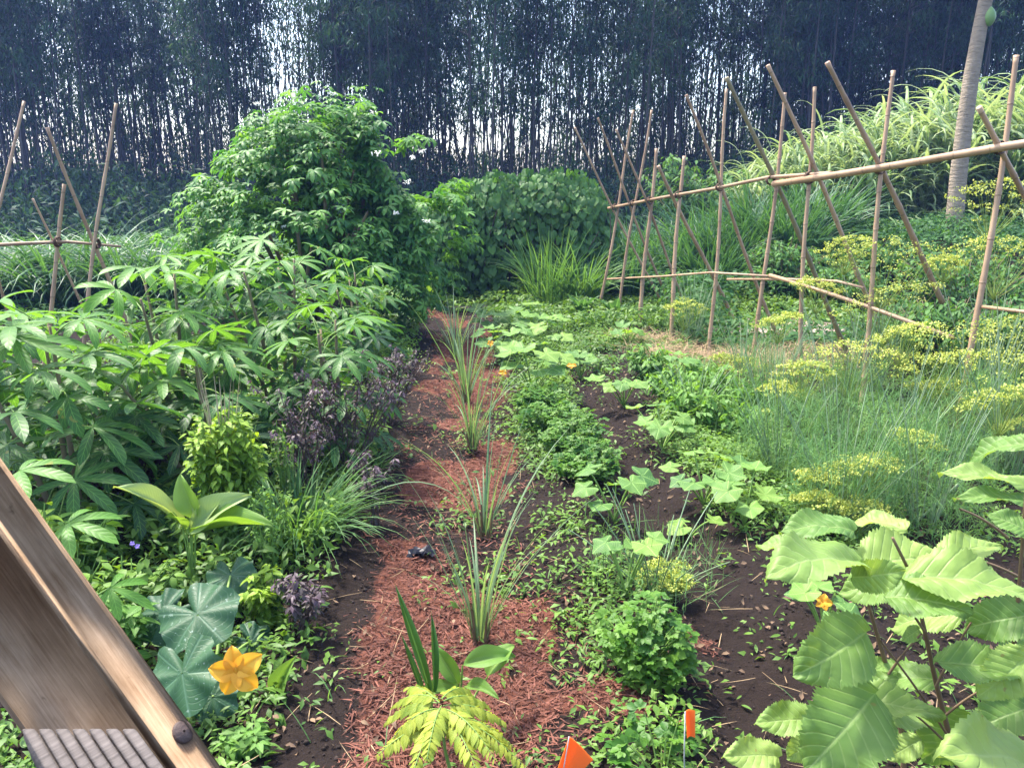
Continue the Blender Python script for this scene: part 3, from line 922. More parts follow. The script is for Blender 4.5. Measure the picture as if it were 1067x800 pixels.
lm = MB()
for (tx, ty, lx, ly, cx, row, rad, gr, lab) in POLES:
    yc = Yc(cx)
    a = P(lx, ly, yc + (-0.16 if row == 'n' else 0.2)); b = P(tx, ty, yc + (0.12 if row == 'n' else -0.12))
    if gr:
        d = (b - a) / (b[2] - a[2])
        k = a[2] - float(terrain(a[0], a[1])) + 0.08
        a = a - d * k
    o = pole_mesh(a - tr_base, b - tr_base, rad * 0.92, rad * 0.66, U(0.3, 0.7)).build('pole', M['pole_olive' if 'olive' in (lab or '') else 'pole'], tr)
    if lab: o['label'] = lab
    tt = (cx - lx) / (tx - lx) if tx != lx else 0.6
rails = [([(634, 217), (690, 206), (748, 196), (800, 185), (858, 181), (866, 180)], 0.0, .020, .016), ([(806, 192), (880, 181), (960, 168), (1040, 154), (1110, 143)], -0.05, .030, .027)]
for pl, off, r0, r1 in rails:
    pts = np.array([P(px, py, Yc(px) + off) for px, py in pl]) - tr_base
    tube_pts = pts
    mb = MB(); tube(mb, tube_pts, np.linspace(r0, r1, len(pts)), 8, 0.5)
    mb.build('rail', M['pole'], tr)
for pl, r0 in (([(630, 291), (690, 288), (740, 284), (806, 288)], .013), ([(758, 291), (820, 291), (872, 293), (900, 300)], .013), ([(802, 287), (840, 298), (900, 318), (993, 352)], .020), ([(1018, 319), (1067, 325), (1100, 329)], .014)):
    pts = np.array([P(px, py, Yc(px + 8) - 0.14) for px, py in pl]) - tr_base
    mb = MB(); tube(mb, pts, np.linspace(r0, r0 * 0.85, len(pts)), 7, 0.6)
    mb.build('rail', M['pole'], tr)
for px, py in ((641, 216), (660, 212), (677, 209), (707, 203), (750, 195), (803, 188), (843, 184), (843, 187), (917, 176), (1041, 154)):
    lm = MB(); lash(lm, P(px, py, Yc(px)) - tr_base, [0.3, -0.9, 0.1], 0.042); lm.build('twine_lashing', M['twine'], tr)

lb = on(P(70, 320, 7.0)[0], 7.0)
tl = thing('bamboo_trellis', 'leaning bamboo poles and one thin rail behind the cassava at left', 'trellis', lb)
for (tx, ty, lx, ly, y0, y1, rad, lab) in [(25, 106, -12, 268, 6.6, 7.1, .024, None), (49, 133, 122, 315, 7.2, 6.9, .028, None), (67, 192, 54, 310, 6.9, 7.0, .030, 'short cut pole at the middle of the trellis'),
                                            (34, 207, 84, 312, 7.1, 6.9, .018, 'thin split pole leaning left'), (121, 108, 95, 312, 6.8, 7.1, .026, 'tallest pole, bowed slightly to the right'), (-2, 290, 10, 330, 7.0, 6.9, .024, None)]:
    a = P(lx, ly, y0); b = P(tx, ty, y1)
    d = (b - a) / (b[2] - a[2]); a = a - d * (a[2] - float(terrain(a[0], a[1])) + 0.08)
    o = pole_mesh(a - lb, b - lb, rad * 0.82, rad * 0.56, U(0.2, 0.6), 0.02 if rad == .026 else 0.01).build('pole', M['pole'], tl)
    if lab: o['label'] = lab
mb = MB(); tube(mb, np.array([P(-40, 257, 6.9), P(20, 254, 6.9), P(70, 252, 6.95), P(126, 257, 7.0)]) - lb, [.016, .016, .014, .010], 7, 0.3); mb.build('rail', M['pole'], tl)
lm = MB()
for px, py in ((60, 252), (101, 254)): lm = MB(); lash(lm, P(px, py, 6.93) - lb, [1, 0, 0.1], 0.04); lm.build('twine_lashing', M['twine'], tl)

# ------------------------------------------------------------------ broad shrubs behind the walk
def chaya():
    Y = 9.6
    base = on(P(330, 300, Y)[0], Y)
    r = thing('leafy_shrub', 'big round shrub of lobed leaves with small white flower heads', 'shrub', base)
    st = MB(); f = MB()
    T = [palmate(5, 0.36, dr, 1.9, 'obo', 4) for dr in (0.4, 0.8, 1.1)]
    K = 26
    az = U(0, 2 * PI, K); el = U(0.35, 1.35, K)
    A = np.stack([rng.normal(0, 0.12, K), rng.normal(0, 0.12, K), np.zeros(K) - 0.1], 1)
    D = np.stack([np.cos(az) * np.cos(el), np.sin(az) * np.cos(el), np.sin(el)], 1)
    C = A + D * U(0.8, 1.0, K)[:, None] * np.array([1.5, 1.3, 2.55])
    stalks(st, A, (A + C) / 2 + [0, 0, 0.2], C, 0.04, 0.012, 6, 6)
    st.build('trunk', M['wood_stem'], r)
    # lobes of the crown
    L = []
    for dx, dy, dz, rr in [(0, 0, 1.55, 1.0), (-0.75, -0.1, 1.25, .8), (0.75, 0, 1.3, .8), (0.1, -0.2, 2.0, .75), (-0.45, 0, 1.85, .72), (0.55, 0.1, 1.95, .7), (1.15, -0.1, 0.95, .65), (-0.9, -0.2, 0.8, .6), (1.0, 0, 2.05, .5), (1.4, -.1, 1.65, .48), (1.0, 0.1, 1.6, .6), (0.75, 0, 2.3, .35), (0.2, -0.7, 1.1, .85), (-0.4, -0.6, 0.75, .7), (0.8, -0.6, 0.6, .65), (-0.15, 0.1, 2.2, .45), (1.35, -0.1, 1.35, .55), (1.0, 0, 1.85, .5), (-0.95, 0, 1.75, .45)]:
        n = int(860 * rr * rr) + 140
        d = unit(rng.normal(0, 1, (n, 3)))
        q = np.array([dx, dy, dz]) + d * (rr * U(0.6, 1.03, n) ** 0.7 * (0.72 + 0.6 * vnoise(d[:, 0] * 2.6 + dx * 5, d[:, 2] * 2.6 + d[:, 1] * 1.7 + dz * 3, 63)))[:, None]
        L.append((q, d))
    pos = np.concatenate([a for a, _ in L]); dd = np.concatenate([b for _, b in L])
    k = (pos[:, 2] > 0.12) & (fbm(pos[:, 0] * 2 + pos[:, 1], pos[:, 2] * 2 + 7, 61) > 0.39)
    pos, dd = pos[k], dd[k]; K = len(pos)
    h = unit(dd * [1, 1, 0.2] + rng.normal(0, 0.5, (K, 3)))
    place_mix(f, T, pos, h * [1, 1, 0.3] + [0, 0, -0.35], dd * 0.5 + [0, 0, 0.9] + rng.normal(0, 0.25, (K, 3)), U(0.085, 0.16, K), np.clip(0.55 + rng.normal(0, 0.28, K), 0, 1))
    f.build('crown', M['chaya'], r)
    for px, py, s in ((393, 160, 1), (430, 164, .8), (440, 158, .7), (388, 118, .8), (347, 98, .9), (425, 190, 1), (445, 230, .9), (412, 222, .8), (268, 108, .8), (296, 236, .7)):
        fl = MB(); c = P(px, py, Y - 0.85 if py > 150 else Y - 0.3) - base
        n = 26
        p = c + rng.normal(0, 0.022 * s, (n, 3)) * [1, 1, 0.5]
        place(fl, leaf_t('ovate', 0.8, 1, 2, 0.2, 0.2), p, rng.normal(0, 1, (n, 3)), [0, -0.4, 1], U(0.018, 0.03, n), U(0, 1, n))
        fl.build('flower_cluster', M['white_petal'], r)


chaya()


def vine_thicket():
    Y = 12.8
    base = on(P(540, 300, Y)[0], Y)
    r = thing('vine_thicket', 'dense mound of dark heart shaped vine leaves at the end of the path', 'vine', base)
    T = [polar_t(heart_r, 2, 12, c, 0.03, 3, 0.15) for c in (-0.4, -0.2, 0.1)]
    f = MB(); st = MB()
    L = []
    for dx, dz, rx, rz_, dy in [(-1.0, 0.75, 0.75, 0.95, 0), (-0.25, 0.85, 0.9, 1.05, -0.1), (0.65, 0.85, 0.85, 1.1, 0), (1.1, 0.6, 0.55, 0.9, 0.1), (-0.9, 1.3, 0.5, 0.5, 0), (0.3, 1.4, 0.6, 0.55, 0), (-1.5, 0.5, 0.5, 0.8, -0.3), (0.95, 1.35, 0.4, 0.45, 0.1), (-0.4, 1.45, 0.4, 0.4, 0)]:
        n = int(2100 * rx * rz_) + 160
        d = unit(rng.normal(0, 1, (n, 3)))
        L.append((np.array([dx, dy, dz]) + d * np.array([rx, 0.7, rz_]) * U(0.75, 1.06, n)[:, None], d))
    pos = np.concatenate([a for a, _ in L]); dd = np.concatenate([b for _, b in L])
    k = (pos[:, 2] > 0.03) & (pos[:, 1] < 0.6); pos, dd = pos[k], dd[k]; K = len(pos)
    place_mix(f, T, pos, np.stack([U(-.5, .5, K), U(-.3, .1, K), -np.ones(K)], 1) + dd * 0.4, dd + [0, -0.35, 0.6] + rng.normal(0, 0.6, (K, 3)), U(0.06, 0.14, K), np.clip(rng.normal(0.45, 0.28, K), 0, 1))
    n = 60
    A = np.stack([U(-1.4, 1.4, n), U(-.5, .5, n), np.zeros(n)], 1); C = A + np.stack([U(-.5, .5, n), U(-.4, .2, n), U(0.8, 1.8, n)], 1)
    stalks(st, A, (A + C) / 2 + rng.normal(0, 0.15, (n, 3)), C, 0.012, 0.006, 5, 4)
    st.build('stem', M['dark_stem'], r)
    f.build('foliage', M['vine'], r)


vine_thicket()

# ------------------------------------------------------------------ cassava
T_cas = [palmate(7, 0.25, dr, 2.1, 'obo', 7, tl_) for dr, tl_ in ((0.4, 0.0), (0.65, 0.08), (0.95, 0.15), (0.3, -0.12))]
T_cas += [palmate(5, 0.28, dr, 1.6, 'obo', 7, tl_) for dr, tl_ in ((0.6, 0.05), (0.95, 0.12))]


def cassava(label, px, Y, pytop, lean=0.0, nst=3, nl=34, size=(0.17, 0.25), spread=0.5):
    nl = int(nl * 0.72); size = (size[0] * 1.2, size[1] * 1.22)
    x = P(px, 400, Y)[0]
    base = on(x, Y); H = P(px, pytop, Y)[2] - base[2]
    r = thing('cassava_plant', label, 'plant', base, 'cassava plants of the left bed')
    st = MB(); f = MB(); pe = MB()
    for k in range(nst):
        az = 2 * PI * k / nst + U(-0.5, 0.5)
        h = H * U(0.84, 1.0) if k else H
        e = np.array([math.cos(az) * spread * 0.8 * (k > 0) + lean, math.sin(az) * spread * 0.8 * (k > 0), h - 0.08])
        a = np.array([math.cos(az) * 0.04, math.sin(az) * 0.04, -0.05])
        m = (a + e) / 2 + np.array([0, 0, 0.12])
        t = np.linspace(0, 1, 9)[:, None]
        pts = a * (1 - t) ** 2 + 2 * m * t * (1 - t) + e * t ** 2
        tube(st, pts, np.linspace(0.018, 0.007, 9), 7, U(0.3, 0.7))
        n = nl
        tt = 0.25 + 0.75 * (np.arange(n) + U(0, 1, n)) / n
        A = a * (1 - tt[:, None]) ** 2 + 2 * m * (tt * (1 - tt))[:, None] + e * tt[:, None] ** 2
        th = np.arange(n) * 2.4 + U(-0.3, 0.3, n)
        up = -0.25 + 1.15 * tt ** 3 + U(-0.15, 0.15, n)
        pl = U(0.2, 0.38, n) * (1 - 0.35 * tt ** 4)
        D = unit(np.stack([np.cos(th), np.sin(th), up], 1))
        C = A + D * pl[:, None]
        stalks(pe, A, (A + C) / 2 + [0, 0, 0.04], C, 0.004, 0.003, 4, 4, U(0.2, 0.9, n))
        hd = np.stack([np.cos(th), np.sin(th), -0.35 + 0.3 * tt ** 3 + U(-0.2, 0.15, n)], 1)
        nr = np.stack([np.cos(th) * 0.25, np.sin(th) * 0.25, np.ones(n)], 1) + rng.normal(0, 0.2, (n, 3))
        place_mix(f, T_cas, C, hd, nr, U(*size, n), np.clip(0.15 + 0.75 * tt ** 3 + rng.normal(0, 0.12, n), 0, 1))
    st.build('stem', M['wood_stem'], r)
    pe.build('leaf_stalk_cluster', M['green_stem'], r)
    f.build('foliage', M['cassava'], r)


cassava('cassava at the left edge with big leaves spread above the wooden rail', 60, 3.7, 322, 0, 3, 26, (0.19, 0.26), 0.45)
cassava('front cassava whose shaded leaves hang behind the yellow green basil', 205, 4.3, 352, 0.0, 3, 24, (0.17, 0.24), 0.5)
cassava('taller cassava with a lime green top in front of the left poles', 185, 5.0, 272, 0.05, 3, 24, (0.16, 0.23), 0.5)
cassava('bright cassava with layered tops in front of the big round shrub', 300, 5.4, 258, 0.1, 4, 26, (0.16, 0.22), 0.62)
cassava('cassava at the path side with drooping leaves over purple basil', 345, 4.9, 320, 0.05, 3, 22, (0.15, 0.21), 0.42)
cassava('cassava half out of frame at the left below the grass', 5, 4.9, 330, -0.05, 3, 24, (0.17, 0.24), 0.5)
cassava('low cassava behind the dark purple herb', 110, 4.5, 378, 0, 3, 22, (0.17, 0.23), 0.45)
cassava('far cassava at the foot of the big round shrub', 375, 7.4, 275, 0.0, 3, 22, (0.16, 0.22), 0.5)


# ------------------------------------------------------------------ herbs
def leaf_on_stems(r, n_st, H, spread, n_lv, tpl, size, mat, smat, tip=None, top_bias=0.4, hang=-0.2, rad=0.004, tintp=True, branch=0, nmname='foliage', lean=(0, 0)):
    st = MB(); f = MB()
    az = U(0, 2 * PI, n_st); sprd = spread * np.sqrt(U(0.02, 1, n_st))
    A = np.stack([rng.normal(0, 0.02, n_st), rng.normal(0, 0.02, n_st), np.full(n_st, -0.03)], 1)
    C = np.stack([np.cos(az) * sprd + lean[0], np.sin(az) * sprd + lean[1], H * U(0.7, 1.0, n_st) * (1 - 0.25 * (sprd / max(spread, 1e-3)) ** 2)], 1)
    B = A * 0.4 + C * 0.6 * [0.75, 0.75, 1]
    if branch:
        n2 = n_st * branch; src = np.repeat(np.arange(n_st), branch); tb = U(0.3, 0.8, n2)[:, None]
        A2 = A[src] * (1 - tb) ** 2 + 2 * B[src] * tb * (1 - tb) + C[src] * tb ** 2
        a2 = U(0, 2 * PI, n2); l2 = H * U(0.25, 0.5, n2)
        C2 = A2 + np.stack([np.cos(a2) * l2 * 0.6, np.sin(a2) * l2 * 0.6, l2 * 0.75], 1)
        B2 = (A2 + C2) / 2 + np.stack([np.cos(a2), np.sin(a2), 0 * a2], 1) * 0.02
        stalks(st, A, B, C, rad * 1.6, rad * 0.5, 5, 5)
        A, B, C = np.concatenate([A, A2]), np.concatenate([B, B2]), np.concatenate([C, C2]); n_st = len(A)
        stalks(st, A2, B2, C2, rad * 0.8, rad * 0.4, 4, 4)
    else:
        stalks(st, A, B, C, rad * 1.4, rad * 0.6, 5, 5)
    K = n_st * n_lv; src = np.repeat(np.arange(n_st), n_lv)
    t = (top_bias + (1 - top_bias) * U(0, 1, K) ** 0.8)[:, None]
    pos = A[src] * (1 - t) ** 2 + 2 * B[src] * t * (1 - t) + C[src] * t ** 2
    th = U(0, 2 * PI, K)
    out = np.stack([np.cos(th), np.sin(th), hang + U(-0.4, 0.4, K)], 1)
    tint = np.clip(0.1 + 0.8 * t[:, 0] ** 2 + rng.normal(0, 0.15, K), 0, 1) if tintp else U(0, 1, K)
    place_mix(f, tpl, pos + unit(out) * 0.006, out, np.stack([np.cos(th) * 0.3, np.sin(th) * 0.3, np.ones(K)], 1) + rng.normal(0, 0.25, (K, 3)), U(*size, K), tint)
    st.build('stem', smat, r)
    return f.build(nmname, mat, r), C


T_ov = [leaf_t('ovate', 0.55, 1, 4, fo, cu) for fo, cu in ((0.3, 0.5), (0.15, 0.9), (0.4, 0.2))]
T_ov_s = [leaf_t('ovate', 0.5, 1, 2, 0.3, 0.5), leaf_t('ovate', 0.6, 1, 2, 0.1, 0.8)]
T_la = [leaf_t('lance', 0.28, 1, 4, 0.3, c) for c in (0.4, 0.9)]

# yellow-green basil bush with dry seed stalks
b = on(P(236, 500, 3.55)[0], 3.55)
r = thing('basil_bush', 'rounded yellow green basil bush topped by dry straw coloured stalks', 'herb', b)
leaf_on_stems(r, 80, 0.80, 0.19, 38, T_ov, (0.035, 0.06), M['basil'], M['green_stem'], top_bias=0.25)
mb = MB(); n = 16
a = U(0, 2 * PI, n); A = np.stack([np.cos(a) * 0.05, np.sin(a) * 0.05, np.full(n, 0.6)], 1)
blades(mb, A, a, U(0.02, 0.2, n), U(0.26, 0.42, n), 0.007, U(-0.1, 0.2, n), 4, 0, U(0, 1, n))
mb.build('dry_stalk_tuft', M['drygrass'], r)

# purple basils
for label, px, Y, top, spr, ns, nl, dark in [
    ('large leggy purple basil shrub between the cassava and the mulch', 362, 4.5, 362, 0.3, 14, 30, 0),
    ('purple basil shrub at the path edge left of the lemongrass', 408, 5.8, 356, 0.3, 12, 26, 0),
    ('small purple basil sprig standing in the mulch beside the grass clump', 388, 3.9, 470, 0.14, 5, 24, 0),
    ('grey purple basil sprig nearest the yellow flower', 300, 2.85, 596, 0.12, 6, 26, 0),
    ('very dark purple leafy herb under the cassava', 128, 4.1, 452, 0.2, 22, 24, 1),
    ('purple basil with pinkish tips behind the basil bush', 318, 4.1, 402, 0.18, 9, 26, 0)]:
    b = on(P(px, 500, Y)[0], Y)
    r = thing('purple_basil', label, 'herb', b)
    H = P(px, top, Y)[2] - b[2]
    leaf_on_stems(r, ns, H, spr, nl, T_ov_s if dark else T_la + T_ov_s, (0.02, 0.042), M['purple_dark' if dark else 'purple'], M['dark_stem'], top_bias=0.45 if not dark else 0.15, branch=3)


# turmeric and other broad blades
def broad_leaf(r, base_local, tip_local, width, mat, nrm, curl=0.5, fold=0.5, kind='lance', tint=0.5, name='leaf', stalk_to=None, wave=0.1, nv=14, side=0.0, serr=0, nser=20, nu=3, smat=None):
    mb = MB(); d = np.asarray(tip_local) - np.asarray(base_local); L = np.linalg.norm(d)
    t = leaf_t(kind, 1.0, nu, nv, fold * 0.3 if serr else fold, curl, wave, serr, nser, side=side)
    # undo the shortening and sag of the curl so the tip lands where asked
    tipv = t[0][t[3][:, 1] >= 0.999].mean(0)
    V = t[0].copy(); ca, sa = tipv[1], tipv[2]; l = math.hypot(ca, sa); ca /= l; sa /= l
    V = np.stack([V[:, 0], (V[:, 1] * ca + V[:, 2] * sa) / l, (-V[:, 1] * sa + V[:, 2] * ca) / l], 1)
    if serr: V[:, 2] += 0.05 * (fbm(V[:, 0] * 7 + U(0, 50), V[:, 1] * 9, 5, 2) - 0.5)
    place(mb, (V, t[1], None, t[3]), [base_local], d, nrm, np.array([[width, L, L]]), tint)
    o = mb.build(name, mat, r)
    if stalk_to is not None:
        s = MB(); a = np.asarray(stalk_to, float); c = np.asarray(base_local, float)
        stalks(s, [a], [(a + c) / 2 + np.array([0, 0, 0.15 * np.linalg.norm(c - a)])], [c], 0.005, 0.003, 6, 5)
        s.build('leaf_stalk', smat or M['green_stem'], o)
    return o


b = on(P(196, 560, 3.15)[0], 3.15)
r = thing('turmeric_plant', 'broad leaved turmeric with pale folded leaves in the left bed', 'plant', b)
for (x0, y0, x1, y1, wd, dm, mt, dn) in [(190, 548, 118, 507, 0.075, -0.1, 'turmeric_pale', (0.2, -0.3, 1)), (205, 540, 188, 494, 0.085, 0.05, 'turmeric', (0, -1, 0.2)), (198, 556, 262, 516, 0.12, 0.0, 'turmeric_pale', (-0.5, -0.7, 0.6)), (200, 553, 240, 512, 0.06, 0.05, 'turmeric_pale', (0.2, -0.7, .7)), (194, 552, 172, 538, 0.05, -0.1, 'turmeric', (0, -.3, 1)), (200, 558, 285, 548, 0.10, -0.12, 'turmeric', (0, -.2, 1))]:
    broad_leaf(r, P(x0, y0, 3.15) - b, P(x1, y1, 3.15 + dm) - b, wd * 1.15, M[mt], dn, 0.5, 0.5, tint=U(0.3, 0.9), stalk_to=(0, 0, 0))
b = on(P(478, 735, 2.35)[0], 2.35)
r = thing('turmeric_plant', 'turmeric with two broad curled leaves behind the yellow seedling', 'plant', b)
for (x0, y0, x1, y1, wd, dm, dn) in [(482, 693, 537, 684, 0.075, 0.05, (0, -0.6, 1)), (508, 705, 536, 672, 0.085, 0.1, (-0.6, -0.7, .5)), (478, 712, 452, 672, 0.06, 0.05, (0.3, -1, .3)), (480, 720, 432, 728, 0.06, -0.1, (0, -.3, 1)), (485, 715, 520, 728, 0.05, -0.1, (0, -.4, 1))]:
    broad_leaf(r, P(x0, y0, 2.35) - b, P(x1, y1, 2.35 + dm) - b, wd, M['turmeric'], dn, 0.7, 0.45, tint=U(0.4, 1), stalk_to=(0, 0, 0))
b = on(P(446, 740, 2.3)[0], 2.3)
r = thing('leek_plant', 'grey green strap leaves standing behind the yellow seedling', 'plant', b)
for (x0, y0, x1, y1, wd) in [(448, 720, 411, 607, 0.033), (452, 720, 449, 636, 0.024), (444, 730, 418, 660, 0.02)]:
    broad_leaf(r, P(x0, y0, 2.3) - b, P(x1, y1, 2.33) - b, wd, M['grass_dark'], (0.3, -1, 0.3), 0.35, 0.5, tint=0.9, stalk_to=(0, 0, 0))

# yellow curry-leaf seedling
b = on(P(468, 800, 2.0)[0], 2.0)
r = thing('curry_leaf_seedling', 'yellow green seedling with drooping feathered leaves at the front of the path', 'plant', b)
st = MB(); f = MB()
top = P(460, 742, 2.0) - b
tube(st, [[0, 0, -0.05], [0.005, 0, 0.1], top * 0.6, top], [0.007, 0.006, 0.005, 0.003], 6)
for (x0, y0, x1, y1, dm, sag) in [(462, 752, 394, 786, -0.12, 0.05), (458, 745, 428, 812, -0.22, 0.05), (462, 742, 548, 800, -0.1, 0.06), (464, 745, 500, 812, -0.2, 0.06), (462, 735, 525, 752, 0.05, 0.05), (456, 732, 402, 752, 0.08, 0.05), (460, 728, 490, 722, 0.18, 0.05), (458, 732, 424, 716, 0.18, 0.04), (465, 748, 535, 778, -0.02, 0.07), (458, 748, 415, 770, 0, 0.06), (462, 730, 508, 735, 0.1, 0.05), (456, 728, 410, 735, 0.14, 0.05), (463, 738, 515, 790, -0.15, 0.06), (460, 735, 445, 790, -0.18, 0.05), (458, 738, 405, 775, -0.08, 0.06)]:
    A = P(x0, y0, 2.0) - b; C = P(x1, y1, 2.0 + dm) - b
    m = (A + C) / 2 + [0, 0, sag]
    stalks(st, [A], [m], [C], 0.0025, 0.0012, 8, 4)
    n = 19; t = np.linspace(0.10, 1, n)[:, None]
    p = A * (1 - t) ** 2 + 2 * m * t * (1 - t) + C * t ** 2
    tg = unit(2 * (m - A) * (1 - t) + 2 * (C - m) * t)
    sd = unit(np.cross(tg, [0, 0, 1.0]))
    for sg in (-1, 1):
        dv = sd * sg + tg * 0.55 + np.array([0, 0, -0.45]) + rng.normal(0, 0.12, (n, 3))
        place_mix(f, T_la + T_ov[:1], p, dv, np.array([0, -0.3, 1]) + sd * sg * 0.4 + rng.normal(0, 0.1, (n, 3)), 0.036 * np.sin(PI * (0.18 + 0.75 * t[:, 0])) + 0.012, np.clip(rng.normal(0.55, 0.25, n), 0, 1))
st.build('stem', M['green_stem'], r)
f.build('foliage', M['curry'], r)


# lemongrass row in the walk
for label, px, py, topH, n, spread in [
    ('nearest lemongrass in the walk, in front of the black scrap', 500, 668, 0.62, 30, 0.5),
    ('second lemongrass from the viewer with one long arching blade', 505, 560, 0.55, 26, 0.5),
    ('lemongrass at the middle of the walk', 492, 470, 0.62, 34, 0.35),
    ('greyish lemongrass further up the walk', 486, 420, 0.7, 36, 0.3),
    ('farthest lemongrass at the end of the walk', 474, 375, 0.6, 34, 0.3)]:
    b = G(px, py)
    r = thing('lemongrass', label, 'grass', b)
    f = MB(); s = MB()
    rad = 0.035 * np.sqrt(U(0, 1, n)); th = U(0, 2 * PI, n)
    n = int(n * 0.85); th = th[:n]; rad = rad[:n]
    base = np.stack([rad * np.cos(th), rad * np.sin(th), np.full(n, 0.02)], 1)
    blades(f, base, th, U(0.02, 0.4, n), U(0.45, 1.1, n) * topH * 1.4, U(0.006, 0.015, n), U(0.1, spread * 5.0, n) * U(0.15, 1, n), 9, 0.4, U(0, 1, n), twist=rng.normal(0, 0.5, n))
    m = 12; th = U(0, 2 * PI, m)
    A = np.stack([0.025 * np.cos(th), 0.025 * np.sin(th), np.full(m, -0.03)], 1)
    C = A * 1.6 + np.stack([0 * th, 0 * th, U(0.12, 0.22, m)], 1)
    stalks(s, A, (A + C) / 2, C, 0.007, 0.005, 3, 6, U(0, 1, m))
    s.build('stalk_bundle', M['red_stem'], r)
    f.build('blade_tuft', M['lemongrass'], r)

# grass clump between basil and the walk, and neighbours
for label, px, Y, L, n, mt in [('fine bladed grass clump spilling toward the mulch', 312, 3.7, (0.35, 0.62), 320, 'grass_mid'), ('small grass clump beside the leggy purple basil', 372, 4.7, (0.2, 0.4), 160, 'grass_mid')]:
    b = on(P(px, 560, Y)[0], Y)
    r = grass_clump('grass_clump', label, None, n, 0.14, L, 0.010, M[mt], lean=(0.1, 0.7), bend=(0.6, 1.7)); r.location = b


# ------------------------------------------------------------------ squashes
def squash_round(th):
    return 0.5 * (1 + 0.07 * np.cos(5 * th) + 0.035 * np.cos(9 * th + 1) + 0.015 * np.sin(23 * th)) - 0.30 * np.exp(-((np.abs(th) - PI) / 0.22) ** 2)


T_sqb = [polar_t(squash_round, 6, 48, -0.35, 0.06, 7, 0.08), polar_t(squash_round, 6, 48, -0.6, 0.08, 9, 0.15)]
T_sq = [polar_t(squash_r, 4, 40, c, rf, 5, fo) for c, rf, fo in ((-0.25, 0.03, 0.1), (0.25, 0.04, 0.0), (-0.6, 0.05, 0.2))]


def flower(r, pos, facing, size, name='flower', mat='petal', npet=5, opening=0.35):
    mb = MB(); facing = unit(facing)
    a = unit(np.cross(facing, [0.2, 0.1, 1])); bb = np.cross(facing, a)
    th = np.arange(npet) * 2 * PI / npet + U(0, 1)
    d = np.cos(th)[:, None] * a + np.sin(th)[:, None] * bb
    place(mb, leaf_t('petal', 0.8, 3, 8, 0.55, 0.6, 0.18), np.asarray(pos) + 0 * d, d + facing * opening, facing - d * opening, np.full(npet, size / 2) * U(0.9, 1.1, npet), U(0, 1, npet))
    lathe(mb, [(0.001, -0.12 * size), (0.04 * size, -0.08 * size), (0.05 * size, 0.0), (0.03 * size, 0.07 * size), (0.001, 0.09 * size)], pos, 8, 0.0)
    return mb.build(name, M[mat], r)


def squash(label, px, py, n=7, size=(0.11, 0.17), pet=(0.14, 0.3), mat='squash', flowers=(), base=None, spread=0.75, group='young squash plants of the right beds', nm='squash_plant', yellow=0):
    b = G(px, py) if base is None else base
    r = thing(nm, label, 'squash', b, group)
    st = MB()
    th0 = U(0, 6.28)
    for k in range(n):
        th = th0 + k * 2.4 + U(-0.3, 0.3)
        L = U(*pet) * 1.25; up = U(0.7, 1.7)
        d = np.array([math.cos(th) * spread, math.sin(th) * spread, up]); d = d / np.linalg.norm(d)
        tip = d * L
        a = np.array([0, 0, 0.01])
        stalks(st, [a], [tip * 0.5 + [0, 0, 0.05]], [tip], 0.0055, 0.004, 5, 6, U(0.4, 0.9))
        mb = MB()
        s = U(*size)
        place(mb, T_sq[k % 3], [tip], [math.cos(th), math.sin(th), U(-0.45, 0.0)], [math.cos(th) * 0.3 + U(-.2, .2), math.sin(th) * 0.3 - 0.2 + U(-.2, .2), 1], np.array([s]), np.clip(rng.normal(0.55, 0.25), 0, 1))
        mb.build('leaf', M['squash_pale'] if k < yellow else M[mat], r)
    tube(st, [[0, 0, -0.03], [0.01, 0, 0.01], [0.03, -0.03, 0.04]], [0.009, 0.008, 0.005], 6, 0.6)
    st.build('stem', M['green_stem'], r)
    for fx_, fy_, Yf, sz in flowers:
        flower(r, P(fx_, fy_, Yf) - b, (U(-.3, .3), -0.7, 0.6), sz)
    return r


squash('squash seedling with pale upright stalks in the middle of the right bed', 640, 545, 7, (0.12, 0.17), (0.16, 0.3), yellow=2)
squash('squash plant right of the seedling with pale upright stalks', 733, 528, 8, (0.12, 0.18), (0.16, 0.3), yellow=1)
squash('squash plant with lime leaves at the edge of the dill', 775, 548, 6, (0.11, 0.16), (0.14, 0.26), yellow=2)
squash('squash plant beyond the furrow with layered lime leaves', 690, 470, 8, (0.13, 0.18), (0.16, 0.28), yellow=2)
squash('thin squash seedling behind the parsley', 652, 622, 5, (0.09, 0.13), (0.14, 0.3), spread=0.5, yellow=2)
squash('large squash with long pale stalks at the path side', 555, 412, 11, (0.17, 0.24), (0.22, 0.4), yellow=5, flowers=((524, 388, 6.6, 0.085),))
squash('squash mound left of the furrow with one yellow flower', 525, 378, 11, (0.18, 0.24), (0.2, 0.36), flowers=((511, 358, 8.0, 0.085),))
squash('squash with a yellow flower at the head of the furrow', 605, 396, 7, (0.14, 0.2), (0.16, 0.28), flowers=((596, 380, 7.3, 0.10),), yellow=1)
squash('far squash mound near the end of the walk', 515, 352, 11, (0.2, 0.26), (0.22, 0.36))
squash('far squash right of the walk below the tall grass', 560, 352, 9, (0.18, 0.25), (0.2, 0.34), yellow=1)
squash('squash with upright lime leaves above the furrow', 572, 372, 6, (0.16, 0.22), (0.2, 0.36), mat='squash_pale')
squash('pale squash plant at the right edge of the furrow', 650, 425, 8, (0.13, 0.19), (0.16, 0.28), yellow=4)
squash('squash under the dill with half hidden leaves', 700, 400, 7, (0.13, 0.19), (0.16, 0.26))
squash('shaded squash with an orange flower behind the serrated leaves', 858, 668, 7, (0.09, 0.14), (0.12, 0.2), flowers=((857, 627, 2.75, 0.075),))
squash('small bluish squash seedling below the trellis', 655, 362, 5, (0.16, 0.2), (0.15, 0.24))
